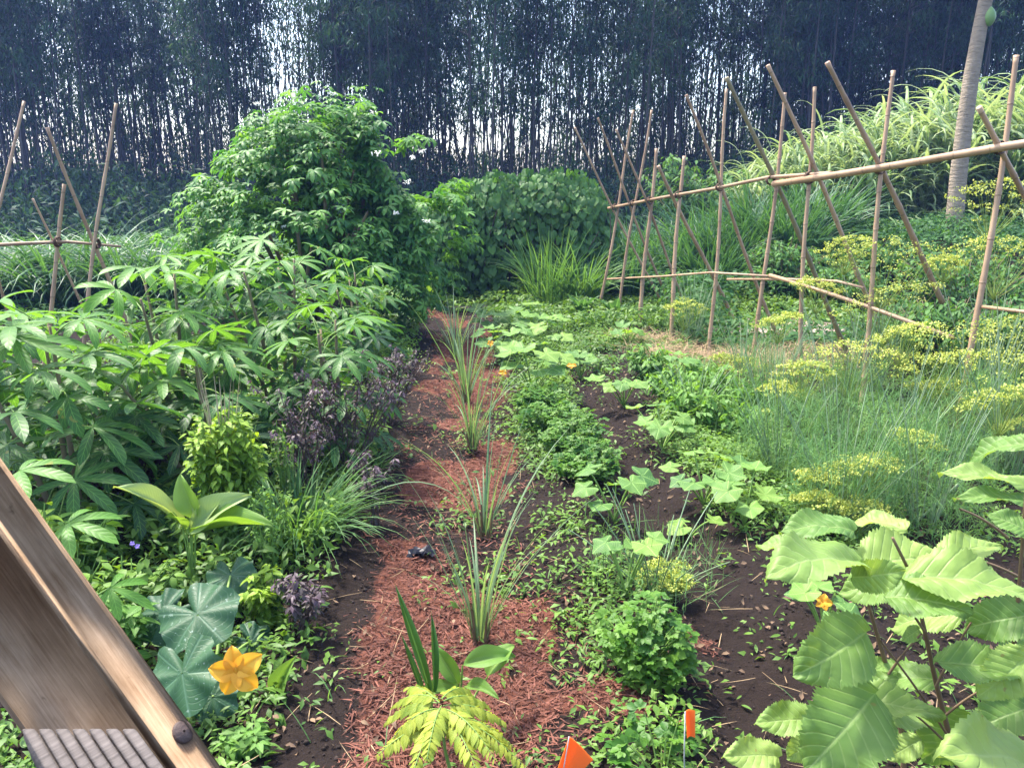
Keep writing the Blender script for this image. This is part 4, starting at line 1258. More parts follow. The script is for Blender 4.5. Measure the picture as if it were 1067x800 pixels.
squash('fallen lime squash leaves beside the black soil', 720, 560, 3, (0.1, 0.13), (0.08, 0.14), spread=1.4, mat='squash_pale')

# big squash by the rail, with the large yellow flower
b = on(P(225, 740, 2.55)[0], 2.55)
r = thing('squash_plant', 'big mottled squash with a large yellow star flower beside the wooden rail', 'squash', b)
for (x0, y0, Yl, s, dv, nv, mt) in [(206, 640, 2.6, 0.26, (0.4, -0.3, -0.15), (0, -0.55, 0.9), 'squash_big'), (190, 702, 2.3, 0.235, (0.3, -0.6, -0.5), (-0.1, -0.9, 0.55), 'squash_big'), (222, 726, 2.35, 0.15, (0.7, -0.2, -0.3), (0.2, -0.6, 0.7), 'squash_big'), (262, 668, 2.75, 0.15, (0.6, -0.1, -0.4), (0.1, -0.5, 0.9), 'squash_big'), (170, 640, 2.7, 0.2, (-0.6, -0.3, -0.4), (-0.1, -0.6, 0.8), 'squash_big'), (265, 735, 2.5, 0.14, (0.6, -0.1, -0.3), (0.1, -0.6, 0.8), 'squash'), (240, 600, 3.0, 0.2, (0.2, -0.6, -0.3), (0, -0.5, .9), 'squash_big')]:
    mb = MB(); c = P(x0, y0, Yl) - b
    place(mb, T_sqb[0 if s > 0.2 else 1], [c], dv, nv, np.array([s * 1.1]), U(0.2, 0.7))
    o = mb.build('leaf', M[mt], r)
    st = MB(); stalks(st, [[0, 0, 0]], [c * 0.5 + [0, 0, 0.06]], [c], 0.007, 0.005, 6, 6, 0.7); st.build('leaf_stalk', M['green_stem'], o)
flower(r, P(246, 698, 2.25) - b, (0.2, -0.9, 0.3), 0.175, opening=0.22)
flower(r, P(208, 690, 2.5) - b, (-0.6, -0.5, 0.6), 0.06, name='flower_bud', opening=2.0)

# ------------------------------------------------------------------ parsley, celery and leafy bed crops
T_par = [merge_t([rotz_t(palmate(3, 0.75, 0.3, 0.85, 'obo', 3, 0.05, 0.2), a, s, 0.0, (0.3 * math.sin(-a) * (a != 0), 0.25 + 0.1 * (a == 0), 0)) for a, s in ((0, 0.75), (1.0, 0.6), (-1.0, 0.6))]) for _ in range(3)]


def tufty(nm, label, cat, px, py, n, H, R, size, mat, tpl, group=None, base=None):
    n = int(n * 1.15); size = (size[0] * 0.62, size[1] * 0.75)
    b = G(px, py) if base is None else base
    r = thing(nm, label, cat, b, group)
    st = MB(); f = MB()
    az = U(0, 2 * PI, n); rr = R * np.sqrt(U(0.02, 1, n))
    C = np.stack([np.cos(az) * rr, np.sin(az) * rr, H * (1 - 0.45 * (rr / R) ** 2) * U(0.35, 1.12, n) * (0.7 + 0.6 * vnoise(np.cos(az) * rr * 9 + px, np.sin(az) * rr * 9, 7))], 1)
    A = C * [0.12, 0.12, 0] + [0, 0, -0.02]
    stalks(st, A, (A * 0.4 + C * 0.6) * [0.7, 0.7, 1.1], C, 0.003, 0.0018, 4, 4, U(0.3, 0.8, n))
    m = 3
    src = np.repeat(np.arange(n), m); K = n * m
    t = np.tile([1.0, 0.85, 0.72], n)[:, None]
    pos = A[src] * (1 - t) + C[src] * t + rng.normal(0, size[0] * 0.25, (K, 3))
    th = az[src] + rng.normal(0, 0.9, K)
    place_mix(f, tpl, pos, np.stack([np.cos(th), np.sin(th), U(-0.3, 0.5, K)], 1), np.stack([np.cos(th) * 0.2, np.sin(th) * 0.2 - 0.2, np.ones(K)], 1) + rng.normal(0, 0.3, (K, 3)), U(*size, K), U(0, 1, K))
    st.build('stem', M['green_stem'], r); f.build('foliage', mat, r)
    return r


tufty('parsley_plant', 'bushy bright parsley in front of the thin squash seedling', 'herb', 672, 700, 90, 0.25, 0.165, (0.045, 0.075), M['parsley'], T_par)
tufty('celery_plant', 'celery sprigs beside the bright orange peg at the bottom', 'herb', 690, 812, 9, 0.17, 0.17, (0.06, 0.09), M['parsley'], T_par)
bed = 'bed crops between walk and furrow'
for px, py, R, lab in [(575, 452, .22, 'feathery carrot tops behind the pale stalked squash'), (560, 432, .2, 'carrot tops left of the furrow, below the path side squash'), (598, 470, .22, 'dense dark parsley row beside the furrow'), (612, 497, .2, 'parsley clump just behind the pale stalked squash')]:
    tufty('parsley_plant', lab, 'herb', px, py, 90, 0.24, R, (0.05, 0.08), M['parsley'], T_par, bed)
for px, py, R, lab in [(722, 440, .3, 'leafy green clump at the left edge of the dill'), (755, 455, .28, 'leafy green clump under the dill stems'), (700, 420, .26, 'leafy green clump behind the furrow squash'), (770, 425, .3, 'leafy green clump in front of the straw'), (735, 410, .28, 'leafy green clump between trellis foot and squash'), (675, 395, .25, 'leafy green clump near the leaning poles')]:
    b = G(px, py)
    r = thing('leafy_crop', lab, 'plant', b, 'leafy crops of the right bed')
    leaf_on_stems(r, 26, 0.34, R, 16, T_la + T_ov_s, (0.05, 0.10), M['herb'], M['green_stem'], top_bias=0.2)

# ------------------------------------------------------------------ dill
def dill(label, px, Y, foliage, umb, group='dill plants along the right'):
    b = on(P(px, 450, Y)[0], Y)
    r = thing('dill_plant', label, 'herb', b, group)
    st = MB(); f = MB()
    H, n = foliage; H *= 1.0
    # feathery fronds
    K = int(n * 0.75)
    az = U(0, 2 * PI, K); rr = 0.3 * np.sqrt(U(0, 1, K))
    z0 = U(0.02, 0.75, K) * H
    base = np.stack([np.cos(az) * rr, np.sin(az) * rr, z0], 1)
    blades(f, base, U(0, 2 * PI, K), U(0.0, 1.5, K), U(0.06, 0.2, K), U(0.0018, 0.0036, K), U(-0.8, 1.2, K), 3, 0, U(0, 1, K))
    m = 18
    a = U(0, 2 * PI, m); A = np.stack([np.cos(a) * 0.05, np.sin(a) * 0.05, np.full(m, -0.02)], 1)
    C = np.stack([np.cos(a) * U(0.1, 0.4, m), np.sin(a) * U(0.1, 0.4, m), H * U(0.7, 1.35, m)], 1)
    stalks(st, A, (A + C) / 2 * [0.8, 0.8, 1.1], C, 0.004, 0.002, 5, 5, U(0.2, 1, m))
    for (ux, uy, uw, dY) in umb:
        c = P(ux, uy, Y + dY) - b
        R = uw / F * (Y + dY) * 0.62
        a0 = np.array([rng.normal(0, 0.05), rng.normal(0, 0.05), -0.03])
        nk = np.array([c[0], c[1], c[2] - R * 0.9])
        stalks(st, [a0], [[c[0] * 0.7, c[1] * 0.7, nk[2] * 0.55]], [nk], 0.007, 0.0035, 7, 6, U(0.4, 1))
        m_ = 130
        t = U(0.25, 0.95, m_)[:, None]
        mid = np.array([c[0] * 0.7, c[1] * 0.7, nk[2] * 0.55])
        pp = a0 * (1 - t) ** 2 + 2 * mid * t * (1 - t) + nk * t ** 2 + rng.normal(0, 0.035, (m_, 3))
        blades(f, pp, U(0, 2 * PI, m_), U(0.2, 1.5, m_), U(0.04, 0.13, m_), U(0.0018, 0.0032, m_), U(-0.6, 1.0, m_), 3, 0, U(0.2, 1, m_))
        # side twigs with threads
        for _ in range(3):
            t = U(0.45, 0.9); p = a0 * (1 - t) + nk * t
            e = p + np.array([U(-.2, .2), U(-.15, .15), U(0.05, 0.2)])
            stalks(st, [p], [(p + e) / 2], [e], 0.003, 0.0015, 3, 4, U(0.3, 1))
        u = MB()
        nr = 34
        th = np.arange(nr) * 2.4; q = np.sqrt((np.arange(nr) + 0.5) / nr)
        tilt = np.array([U(-.25, .25), U(-0.55, 0.1)])
        E = np.stack([np.cos(th) * q * R, np.sin(th) * q * R, R * 0.32 * (1 - q ** 2)], 1)
        E[:, 2] += E[:, 0] * tilt[0] + E[:, 1] * tilt[1]
        E = E + c + rng.normal(0, R * 0.05, (nr, 3))
        stalks(u, np.tile(nk, (nr, 1)), (E + nk) / 2 + (E - c) * 0.15, E, 0.0018, 0.0012, 3, 3, 0.0)
        mm = 24
        g_ = unit(rng.normal(0, 1, (nr * mm, 3))) * [1, 1, 0.45]
        pos = np.repeat(E, mm, 0) + g_ * (R * 0.17 * U(0.4, 1, nr * mm))[:, None] + [0, 0, R * 0.05]
        place(u, leaf_t('ovate', 0.9, 1, 2, 0.4, 0.3), pos, rng.normal(0, 1, (nr * mm, 3)), rng.normal(0, 0.5, (nr * mm, 3)) + [0, 0, 1], U(0.011, 0.019, nr * mm) * (0.6 + 0.08 * Y), U(0.1, 1, nr * mm))
        u.build('flower_head', M['umbel'], r)
    st.build('stem', M['dill_stem'], r)
    f.build('foliage', M['dill'], r)


dill('tallest dill by the papaya trunk, with one high flower head', 1025, 6.4, (0.9, 1300), [(1035, 212, 66, 0), (1042, 268, 80, -0.3), (985, 276, 34, 0.4)])
dill('dill at the trellis with four flat heads between the poles', 905, 6.8, (0.8, 1500), [(882, 262, 44, 0), (922, 276, 84, -0.2), (925, 318, 80, -0.4), (852, 303, 44, 0.2)])
dill('dill with one broad tilted head left of the rail end', 872, 5.4, (0.75, 2400), [(888, 376, 74, 0), (838, 392, 52, -0.1)])
dill('dill with the widest heads at the right edge of the photo', 1010, 5.0, (0.85, 2400), [(1000, 366, 120, 0.3), (1048, 388, 90, -0.1), (940, 352, 60, 0.5), (1062, 352, 80, 0.6), (972, 384, 66, 0.2), (1030, 422, 70, 0), (985, 408, 60, 0.3)])
dill('low dill beside the straw with small yellow heads', 802, 6.2, (0.6, 2000), [(812, 337, 40, 0.5), (811, 408, 36, -0.3), (797, 433, 22, -0.4)])
dill('nearest dill with a big domed head behind the serrated leaves', 885, 3.9, (0.62, 2600), [(880, 498, 84, 0), (955, 460, 46, 0.2), (852, 500, 44, 0.1), (905, 486, 56, 0.1), (862, 528, 56, -0.1), (890, 535, 60, -0.12), (845, 520, 36, -0.05)])
dill('bare stemmed dill at the right border above the serrated leaves', 975, 3.9, (0.7, 2400), [(1045, 420, 70, 0.4)])
dill('feathery dill without flowers behind the domed head', 930, 4.5, (0.72, 2600), [])
dill('feathery dill without flowers at the left of the dill patch', 815, 4.7, (0.6, 2400), [])
dill('pale dill at the far right border', 1055, 4.6, (0.85, 2200), [(1062, 445, 40, 0)])
dill('small dill with a yellow head right of the furrow', 722, 5.9, (0.35, 500), [(728, 437, 40, 0), (756, 440, 22, 0.1)])
dill('dill with a green domed head next to the parsley', 690, 3.2, (0.3, 500), [(691, 600, 56, 0), (705, 606, 30, -0.05)])
dill('dill below the far poles with one small head', 715, 9.0, (0.7, 700), [(714, 324, 36, 0)])
dill('thin dill seedling in front of the slab', 770, 7.4, (0.5, 800), [(772, 382, 40, 0), (756, 376, 26, 0.2)])

# ------------------------------------------------------------------ serrated shrub at the front right
b = on(P(985, 860, 1.55)[0], 1.55)
r = thing('serrated_leaf_shrub', 'leggy shrub with large pale green serrated leaves at the front right', 'shrub', b)
Y0 = 1.42
st = MB()
for pl, dy in (([(1010, 830), (990, 770), (975, 710), (963, 655), (950, 600), (930, 560)], 0), ([(940, 760), (926, 702), (915, 665), (905, 630), (898, 590)], 0.12), ([(1040, 840), (1050, 740), (1060, 640), (1066, 560), (1070, 500)], 0.05), ([(905, 830), (890, 770), (880, 745)], -0.1)):
    pts = np.array([P(px, py, Y0 + dy + 0.0003 * (py - 560)) for px, py in pl]) - b
    pts = np.concatenate([[pts[0] * [0.3, 0.3, 0] + [0, 0, -0.05]], pts])
    k = np.linspace(0, len(pts) - 1, 24)
    pts = np.stack([np.interp(k, np.arange(len(pts)), pts[:, c]) for c in range(3)], 1)
    tube(st, pts, np.linspace(0.0075, 0.0028, 24), 7, U(0.3, 0.6))
for (x0, y0, x1, y1) in ((975, 715, 1012, 648), (963, 657, 925, 610), (990, 770, 918, 668), (985, 745, 1030, 715), (1000, 790, 948, 740), (1050, 560, 1000, 530), (1060, 600, 995, 578), (926, 702, 960, 660)):
    A = P(x0, y0, Y0) - b; C = P(x1, y1, Y0 - 0.02) - b
    stalks(st, [A], [(A + C) / 2 + [0, 0, 0.012]], [C], 0.003, 0.002, 5, 5, 0.4)
st.build('stem', M['red_stem'], r)
# base px, tip px, depth of base, depth step to the tip, width/length, normal
SL = [(912, 722, 838, 804, -0.05, -0.06, .86, (-.1, -.8, .75)), (903, 658, 826, 704, -0.02, -0.05, .82, (0.1, -.85, .6)), (850, 750, 786, 754, 0, -0.02, .62, (0, -.6, .9)), (812, 788, 752, 789, 0, -0.03, .6, (0, -.5, .9)),
      (890, 553, 812, 556, .05, 0, .62, (0, -.25, 1)), (893, 588, 797, 606, -.03, -.1, .6, (0.1, -.15, 1)), (896, 590, 982, 582, .02, 0.02, .8, (0, -.55, .9)), (888, 601, 944, 594, -.06, -.03, .8, (.1, -.95, .3)),
      (922, 622, 1013, 640, -.06, -.05, .72, (0, -.4, 1)), (940, 602, 1085, 634, -.04, -.05, .5, (0, -.35, 1)), (978, 582, 1044, 571, .12, .05, .5, (0, -.3, 1)), (1078, 640, 1004, 655, .05, .05, .75, (0, -.7, .7)),
      (975, 690, 1078, 706, -.05, -.03, .52, (0, -.4, 1)), (1075, 680, 1018, 726, -.08, 0, .75, (0, -.7, .7)), (978, 708, 898, 716, .1, .08, .55, (0, -.45, 1)), (880, 730, 985, 748, -.02, -.05, .5, (0, -.3, 1)),
      (1075, 802, 978, 788, -.12, -.1, .6, (0, -.45, 1)), (1072, 508, 977, 494, .1, .08, .42, (0, -.2, 1)), (1072, 524, 993, 520, .08, .04, .42, (0, -.3, 1)), (1075, 556, 1028, 536, .02, .04, .75, (0, -.6, .8)),
      (1072, 462, 1010, 484, .15, .1, .55, (-.2, -.4, .9)), (945, 552, 888, 545, .15, .1, .6, (0, -.3, 1)), (950, 606, 874, 618, .05, .06, .7, (0, -.6, .8)), (912, 742, 962, 752, .12, .08, .5, (0, -.5, .9)),
      (850, 768, 820, 790, .02, 0, .9, (0, -.8, .6)), (846, 575, 788, 570, .2, .1, .5, (0, -.2, 1)), (1000, 640, 930, 655, .16, .1, .7, (0, -.5, .8)), (1015, 745, 960, 790, .12, 0.06, .8, (0, -.7, .7)), (1035, 660, 1085, 700, .1, .0, .8, (0, -.6, .8)), (1080, 735, 1010, 762, .06, .0, .7, (0, -.5, .8))]
SL += [(968, 640, 985, 612, .1, .03, .7, (0, -.5, .9)), (935, 700, 900, 690, .14, .02, .6, (.1, -.4, .9)), (1005, 700, 1040, 682, .1, .03, .7, (0, -.6, .8)), (960, 770, 925, 790, .15, .02, .7, (0, -.6, .8)), (1050, 760, 1080, 742, .1, .03, .7, (0, -.5, .9)), (1040, 610, 1012, 596, .1, .03, .6, (0, -.4, .9)), (900, 760, 872, 742, .16, .03, .7, (0, -.5, .9)), (958, 655, 940, 668, .0, -.02, .7, (0, -.7, .7))]
for (x0, y0, x1, y1, da, db, ar, nv) in SL:
    A = P(x0, y0, Y0 + da) - b; C = P(x1, y1, Y0 + da + db) - b
    L = np.linalg.norm(C - A)
    broad_leaf(r, A, C, L * ar * 0.92, M['mulberry'], nv, U(0.4, 1.0), 0.7, 'broad', U(0.05, 0.95), wave=0.2, nv=60, serr=0.19, nser=26, nu=6)

# ------------------------------------------------------------------ herbs filling the left bed
LB = [('bright leafy herb behind the wooden rail at the left border', 70, 505, 3.2, 0.18, 'herb', T_ov, (0.05, 0.08), 0.45), ('lime green herb above the top of the rail', 30, 520, 3.0, 0.2, 'basil', T_ov, (0.05, 0.08), 0.5),
      ('low nettle leaved herb with one violet flower', 130, 590, 2.9, 0.22, 'weed', T_ov, (0.045, 0.07), 0.3), ('spreading herb right below the turmeric', 205, 590, 3.1, 0.22, 'weed', T_ov, (0.035, 0.06), 0.22),
      ('soft green herb between rail and mottled squash', 100, 640, 2.6, 0.16, 'herb', T_ov, (0.05, 0.085), 0.34), ('leggy herb with tiny leaves between grass clump and turmeric', 283, 560, 3.3, 0.12, 'herb', T_ov_s, (0.018, 0.035), 0.62),
      ('yellowing herb above the yellow star flower', 278, 640, 2.95, 0.10, 'basil', T_ov, (0.035, 0.055), 0.3), ('leafy herb at the foot of the basil bush', 190, 510, 3.6, 0.22, 'weed', T_ov, (0.04, 0.07), 0.24),
      ('herb beside the rusty bolt of the rail', 262, 782, 2.2, 0.1, 'herb', T_ov, (0.03, 0.05), 0.09), ('tall slender weed at the right of the basil bush', 298, 500, 3.9, 0.08, 'weed', T_ov_s, (0.02, 0.035), 0.66),
      ('lush herb under the left cassava', 60, 560, 2.9, 0.25, 'weed', T_ov, (0.05, 0.08), 0.34), ('dark herb below the mottled squash leaves', 150, 760, 2.3, 0.14, 'herb', T_ov, (0.04, 0.06), 0.14)]
for lab, px, py, Y, R, mt, tp, sz, H in LB:
    b = on(P(px, py, Y)[0], Y)
    r = thing('leafy_herb', lab, 'herb', b)
    slim = R < 0.13
    leaf_on_stems(r, 9 if slim else 24, H, R, 40 if slim else 16, tp, sz, M[mt], M['green_stem'], top_bias=0.15)
    if 'violet' in lab:
        for k in range(2): flower(r, P(138 + 5 * k, 566 + 3 * k, Y - 0.05) - b, (0.1, -0.8, 0.6), 0.022, mat='violet_petal')
# near cassava-like leaf by the rail
b = on(P(40, 600, 2.55)[0], 2.55)
r = thing('cassava_plant', 'young cassava with lime leaves rising behind the wooden rail', 'plant', b, 'cassava plants of the left bed')
st = MB(); f = MB()
for (x0, y0, sz, dv, nv) in [(70, 545, .20, (0.9, -0.2, -0.1), (-.1, -0.35, 1)), (20, 490, .2, (0.9, -0.1, 0.0), (-.2, -0.3, 1)), (105, 690, .2, (0.8, -0.2, -0.2), (0, -0.4, 1)), (40, 620, .2, (0.7, -.5, -.2), (0, -.4, 1)), (115, 612, .16, (0.8, 0, -.3), (0, -.4, 1))]:
    c = P(x0, y0, 2.5) - b
    stalks(st, [[0, 0, 0.0]], [c * [.4, .4, .8]], [c], 0.006, 0.004, 6, 5)
    place(f, T_cas[4], [c], dv, nv, np.array([sz]), 0.9)
st.build('stem', M['green_stem'], r); f.build('foliage', M['cassava'], r)
# broad young blade by the flower
b = on(P(285, 740, 2.5)[0], 2.5)
r = thing('turmeric_plant', 'single young turmeric leaf right of the yellow star flower', 'plant', b)
broad_leaf(r, P(288, 726, 2.5) - b, P(308, 684, 2.5) - b, 0.075, M['turmeric'], (-0.4, -0.9, .3), 0.3, 0.6, tint=0.7, stalk_to=(0, 0, 0))
broad_leaf(r, P(242, 800, 2.2) - b, P(256, 764, 2.2) - b, 0.03, M['turmeric'], (-0.4, -0.9, .3), 0.2, 0.6, tint=0.7, stalk_to=(0, 0, 0))

# bank and middle ground bushes
for lab, px, py, Y, R, H, mt in [('low green bush around the cut pole end', 985, 330, 7.6, 0.7, 0.75, 'slope_weed'), ('dark leafy bush below the papaya', 1010, 290, 10.5, 0.9, 1.0, 'slope_weed'), ('broad dark plant among the bank weeds', 905, 265, 12.2, 0.5, 0.6, 'vine'), ('round grey green bush behind the slab', 815, 290, 11.6, 0.6, 1.0, 'slope_weed'), ('tomato like bush behind the slab stalks', 860, 320, 11.0, 0.6, 0.7, 'slope_weed'), ('bush with light leaves at right border behind the dill', 1050, 330, 7.5, 0.6, 0.8, 'slope_weed'),
                                  ('leafy bush in the grass at the head of the trellis', 728, 180, 17.5, 1.3, 2.3, 'slope_weed'), ('dark shrub left of the cane grass', 900, 150, 19.5, 1.2, 2.9, 'slope_weed')]:
    x = P(px, py, Y)[0]; b = on(x, Y)
    r = thing('leafy_bush', lab, 'bush', b)
    leaf_on_stems(r, 70, H, R, 34, T_la + T_ov_s, (0.07, 0.13) if H < 1.5 else (0.12, 0.24), M[mt], M['wood_stem'], top_bias=0.15, rad=0.006)
# broccoli-like bluish seedlings, far bed
for px, py, lab in ((585, 320, 'bluish cabbage seedling by the far grass'), (606, 330, 'second bluish cabbage seedling below the leaning poles'), (640, 335, 'bluish cabbage seedling at the foot of the first pole'), (447, 322, 'broad upright leaf plant at the far end of the walk')):
    b = G(px, py)
    r = thing('cabbage_seedling', lab, 'plant', b)
    for k in range(8):
        th = k * 2.4
        d = np.array([math.cos(th) * 0.18, math.sin(th) * 0.18, U(0.12, 0.28)])
        if '447' in str(px): d = d * [0.6, 0.6, 1.6]
        broad_leaf(r, d * 0.3, d * 1.3, 0.14, M['turmeric' if px == 447 else 'grass_dark'], (0, 0, 1), 0.6, 0.3, 'ovate', U(0.5, 1), nv=6, nu=2)

# ------------------------------------------------------------------ wooden rail and step at the lower left
right = np.array([1.0, 0, 0]); upc = np.array([0, sp_, cp]); fwd = np.array([0, cp, -sp_])
Yd = 0.62


def CP(px, py, d):
    return CAM + right * (px - 533.5) / F * d + upc * (400 - py) / F * d + fwd * d


# the rail: a plank running down to the right, its edge and its side both in view
e0 = CP(-60, 401, Yd); e1 = CP(290, 891, Yd)
ax = unit(e1 - e0)
perp = unit(np.cross(fwd, ax)); perp = perp if perp @ upc > 0 else -perp      # up and right in the picture
th = math.radians(66)
n_edge = unit(-fwd * math.cos(th) + perp * math.sin(th))          # the narrow edge faces the viewer and up
n_side = unit(-fwd * math.sin(th) - perp * math.cos(th))
tk, wd = 0.028, 0.118
rail_c = (e0 + e1) / 2 + n_side * 0.0
c_ = rail_c + (-n_edge) * wd / 2 * 1.0 + n_side * tk / 2 * 0.0
rr = thing('stair_rail', 'weathered wooden stair rail plank with a rusty bolt at lower left', 'rail', (e0 + e1) / 2)
mb = MB(); L = np.linalg.norm(e1 - e0) / 2
# corner of the edge nearest perp side lies on e0..e1; the board extends away along -n_edge (width) and n_side (thickness)
cc = -n_edge * wd / 2 + n_side * tk / 2
box(mb, cc, ax * L, n_edge * wd / 2, n_side * tk / 2, 0.004)
mb.build('plank', M['rail_wood'], rr)
bp = CP(181, 768, Yd) - (e0 + e1) / 2
mb = MB()
nb_ = n_edge; a = unit(np.cross(nb_, ax)); bb = np.cross(nb_, a)
bp = bp - nb_ * ((bp) @ nb_)
for rr0, h0, h1 in ((0.0085, 0.0, 0.004),):
    th_ = np.arange(16) / 16 * 2 * PI
    ringv = lambda r_, h_: bp + nb_ * h_ + r_ * (np.cos(th_)[:, None] * a + np.sin(th_)[:, None] * bb)
    V = np.concatenate([ringv(0.0088, -0.002), ringv(0.0088, 0.001), ringv(0.0075, 0.0022), ringv(0.001, 0.0026)])
    mb.add(V, [[k * 16 + j, k * 16 + (j + 1) % 16, (k + 1) * 16 + (j + 1) % 16, (k + 1) * 16 + j] for k in range(3) for j in range(16)])
mb.build('bolt', M['bolt'], rr)
# the step: grooved grey boards below
s0 = CP(95, 800, 0.60)
rr = thing('wooden_step', 'grooved grey wooden step board under the stair rail', 'step', s0)
gy = CP(142, 757, 0.565) - CP(215, 856, 0.50); back = (CP(20, 757, 0.565), CP(142, 757, 0.565))
gx = back[1] - back[0]; nrm_ = unit(np.cross(gx, gy))
mb = MB(); nk = 7
for k in range(nk):
    c = back[0] + gx * ((k + 0.5) / nk) - gy / 2 - s0
    box(mb, c - nrm_ * 0.012, gx / nk * 0.43, gy * 0.5, nrm_ * 0.012, 0.0025, 0.5)
box(mb, (back[0] + back[1]) / 2 - gy / 2 - s0 - nrm_ * 0.020, gx * 0.5, gy * 0.495, nrm_ * 0.014, 0.002)
mb.build('tread_board', M['step_wood'], rr)

# ------------------------------------------------------------------ small things
def sheet(mb, corner_pts, tint=0.5):
    p = np.array(corner_pts); n = 7
    u, v = np.meshgrid(np.linspace(0, 1, n), np.linspace(0, 1, n), indexing='ij')
    q = (p[0] * ((1 - u) * (1 - v))[..., None] + p[1] * (u * (1 - v))[..., None] + p[2] * (u * v)[..., None] + p[3] * ((1 - u) * v)[..., None])
    return q, n


b = G(440, 580)
q, n = sheet(None, [[-0.08, -0.03, 0.02], [0.03, -0.05, 0.03], [0.09, 0.02, 0.035], [-0.05, 0.05, 0.03]])
q[..., 2] += rng.normal(0, 0.013, (n, n)); q[..., :2] += rng.normal(0, 0.006, (n, n, 2))
mb = MB(); mb.add(np.concatenate([q.reshape(-1, 3), q.reshape(-1, 3) - [0, 0, 0.003]]), np.concatenate([grid_quads(n, n), grid_quads(n, n)[:, ::-1] + n * n]))
o = mb.build('plastic_scrap', M['black'], None, smooth=False); o.location = b; tag(o, 'crumpled black scrap of plastic lying on the red mulch', 'scrap')


def marker(label, base_px, quad_px, Y):
    b = on(P(base_px[0], base_px[1], Y)[0], Y)
    r = thing('marker_flag', label, 'flag', b, 'orange garden markers')
    c = [P(x, y, Y) - b for x, y in quad_px]
    mb = MB(); tube(mb, [[0, 0, -0.05], (c[0] + c[-1]) / 2 * [1, 1, 0.5], c[0]], 0.002, 5); mb.build('wire', M['wire'], r)
    q, n = sheet(None, c)
    u = np.linspace(0, 1, n)
    q[..., 1] += 0.006 * np.sin(u * 4)[:, None]
    mb = MB(); mb.add(np.concatenate([q.reshape(-1, 3), q.reshape(-1, 3) + [0, 0.0012, 0]]), np.concatenate([grid_quads(n, n), grid_quads(n, n)[:, ::-1] + n * n]))
    mb.build('flag_sheet', M['flag'], r)


marker('orange triangular marker flag at the bottom edge of the bed', (583, 812), [(593, 767), (618, 790), (602, 806), (580, 803)], 2.0)
marker('small upright orange peg flag among the celery sprigs', (718, 790), [(714, 741), (724, 739), (724, 767), (716, 769)], 1.95)

b = G(812, 345)
mb = MB(); th = np.linspace(0, 2 * PI, 21)[:-1]
rad = 1 + 0.25 * vnoise(th * 2, th * 0, 3)
V0 = np.stack([np.cos(th) * 0.85 * rad, np.sin(th) * 0.55 * rad, 0 * th + 0.06], 1)
V = np.concatenate([[[0, 0, 0.075]], V0 * [0.9, 0.9, 1.2], V0, V0 * [1, 1, 0] - [0, 0, 0.1]])
T_ = [[0, 1 + j, 1 + (j + 1) % 20] for j in range(20)]
Q_ = [[1 + k * 20 + j, 1 + (k + 1) * 20 + j, 1 + (k + 1) * 20 + (j + 1) % 20, 1 + k * 20 + (j + 1) % 20] for k in range(2) for j in range(20)]
mb.add(V, Q_, T_)
o = mb.build('stone_slab', M['stone'], None); o.location = b; tag(o, 'flat pinkish slab on the ground behind the crossed poles', 'slab')
b = G(480, 325)
mb = MB(); box(mb, (0, 0, 0.05), (0.75, 0.08, 0), (-0.01, 0.09, 0), (0, 0, 0.03), 0.006)
o = mb.build('wooden_plank', M['step_wood'], None); o.location = b; tag(o, 'weathered plank lying across the far end of the walk', 'plank')

# ------------------------------------------------------------------ ground stuff
# mulch chips
K = 90000
y = 2.0 + 9.5 * U(0, 1, K) ** 1.7; x = path_c(y) + U(-0.75, 1.25, K)
k = U(0, 1, K) < mulch_mask(x, y) * 1.1; x, y = x[k], y[k]; K = len(x)
a = U(0, 2 * PI, K)
mb = MB()
place(mb, leaf_t('petal', 0.28, 1, 1, 0.5, 0.1), np.stack([x, y, terrain(x, y) + U(0.002, 0.022, K)], 1), np.stack([np.cos(a), np.sin(a), U(-0.25, 0.35, K)], 1), rng.normal(0, 0.35, (K, 3)) + [0, 0, 1], 0.014 + 0.055 * U(0, 1, K) ** 2, np.clip(0.5 + (fbm(x * 1.8, y * 1.2, 33) - 0.5) * 1.5 + rng.normal(0, 0.24, K), 0, 1))
o = mb.build('mulch_chips', M['chips'], None, False); tag(o, 'loose reddish wood chips covering the walk', 'mulch', kind='stuff')
# soil clods
K = 15000
y = 2.0 + 8 * U(0, 1, K) ** 1.5; x = U(-1.2, 2.4, K)
k = U(0, 1, K) > mulch_mask(x, y) + 0.15; x, y = x[k], y[k]; K = len(x)
oct_ = (np.array([[1, 0, 0], [0, 1, 0], [-1, 0, 0.1], [0, -1, 0], [0, 0.1, 0.8], [0, 0, -0.6]], float), None, np.array([[0, 1, 4], [1, 2, 4], [2, 3, 4], [3, 0, 4], [1, 0, 5], [2, 1, 5], [3, 2, 5], [0, 3, 5]]), np.zeros((6, 2)))
mb = MB(); place(mb, oct_, np.stack([x, y, terrain(x, y) + 0.002], 1), rng.normal(0, 1, (K, 3)), rng.normal(0, 1, (K, 3)), (0.003 + 0.010 * U(0, 1, K) ** 3)[:, None] * U(0.6, 1.3, (K, 3)), U(0, 1, K))
o = mb.build('soil_clods', M['clod'], None, True); tag(o, 'loose dark soil crumbs of the beds', 'soil', kind='stuff')
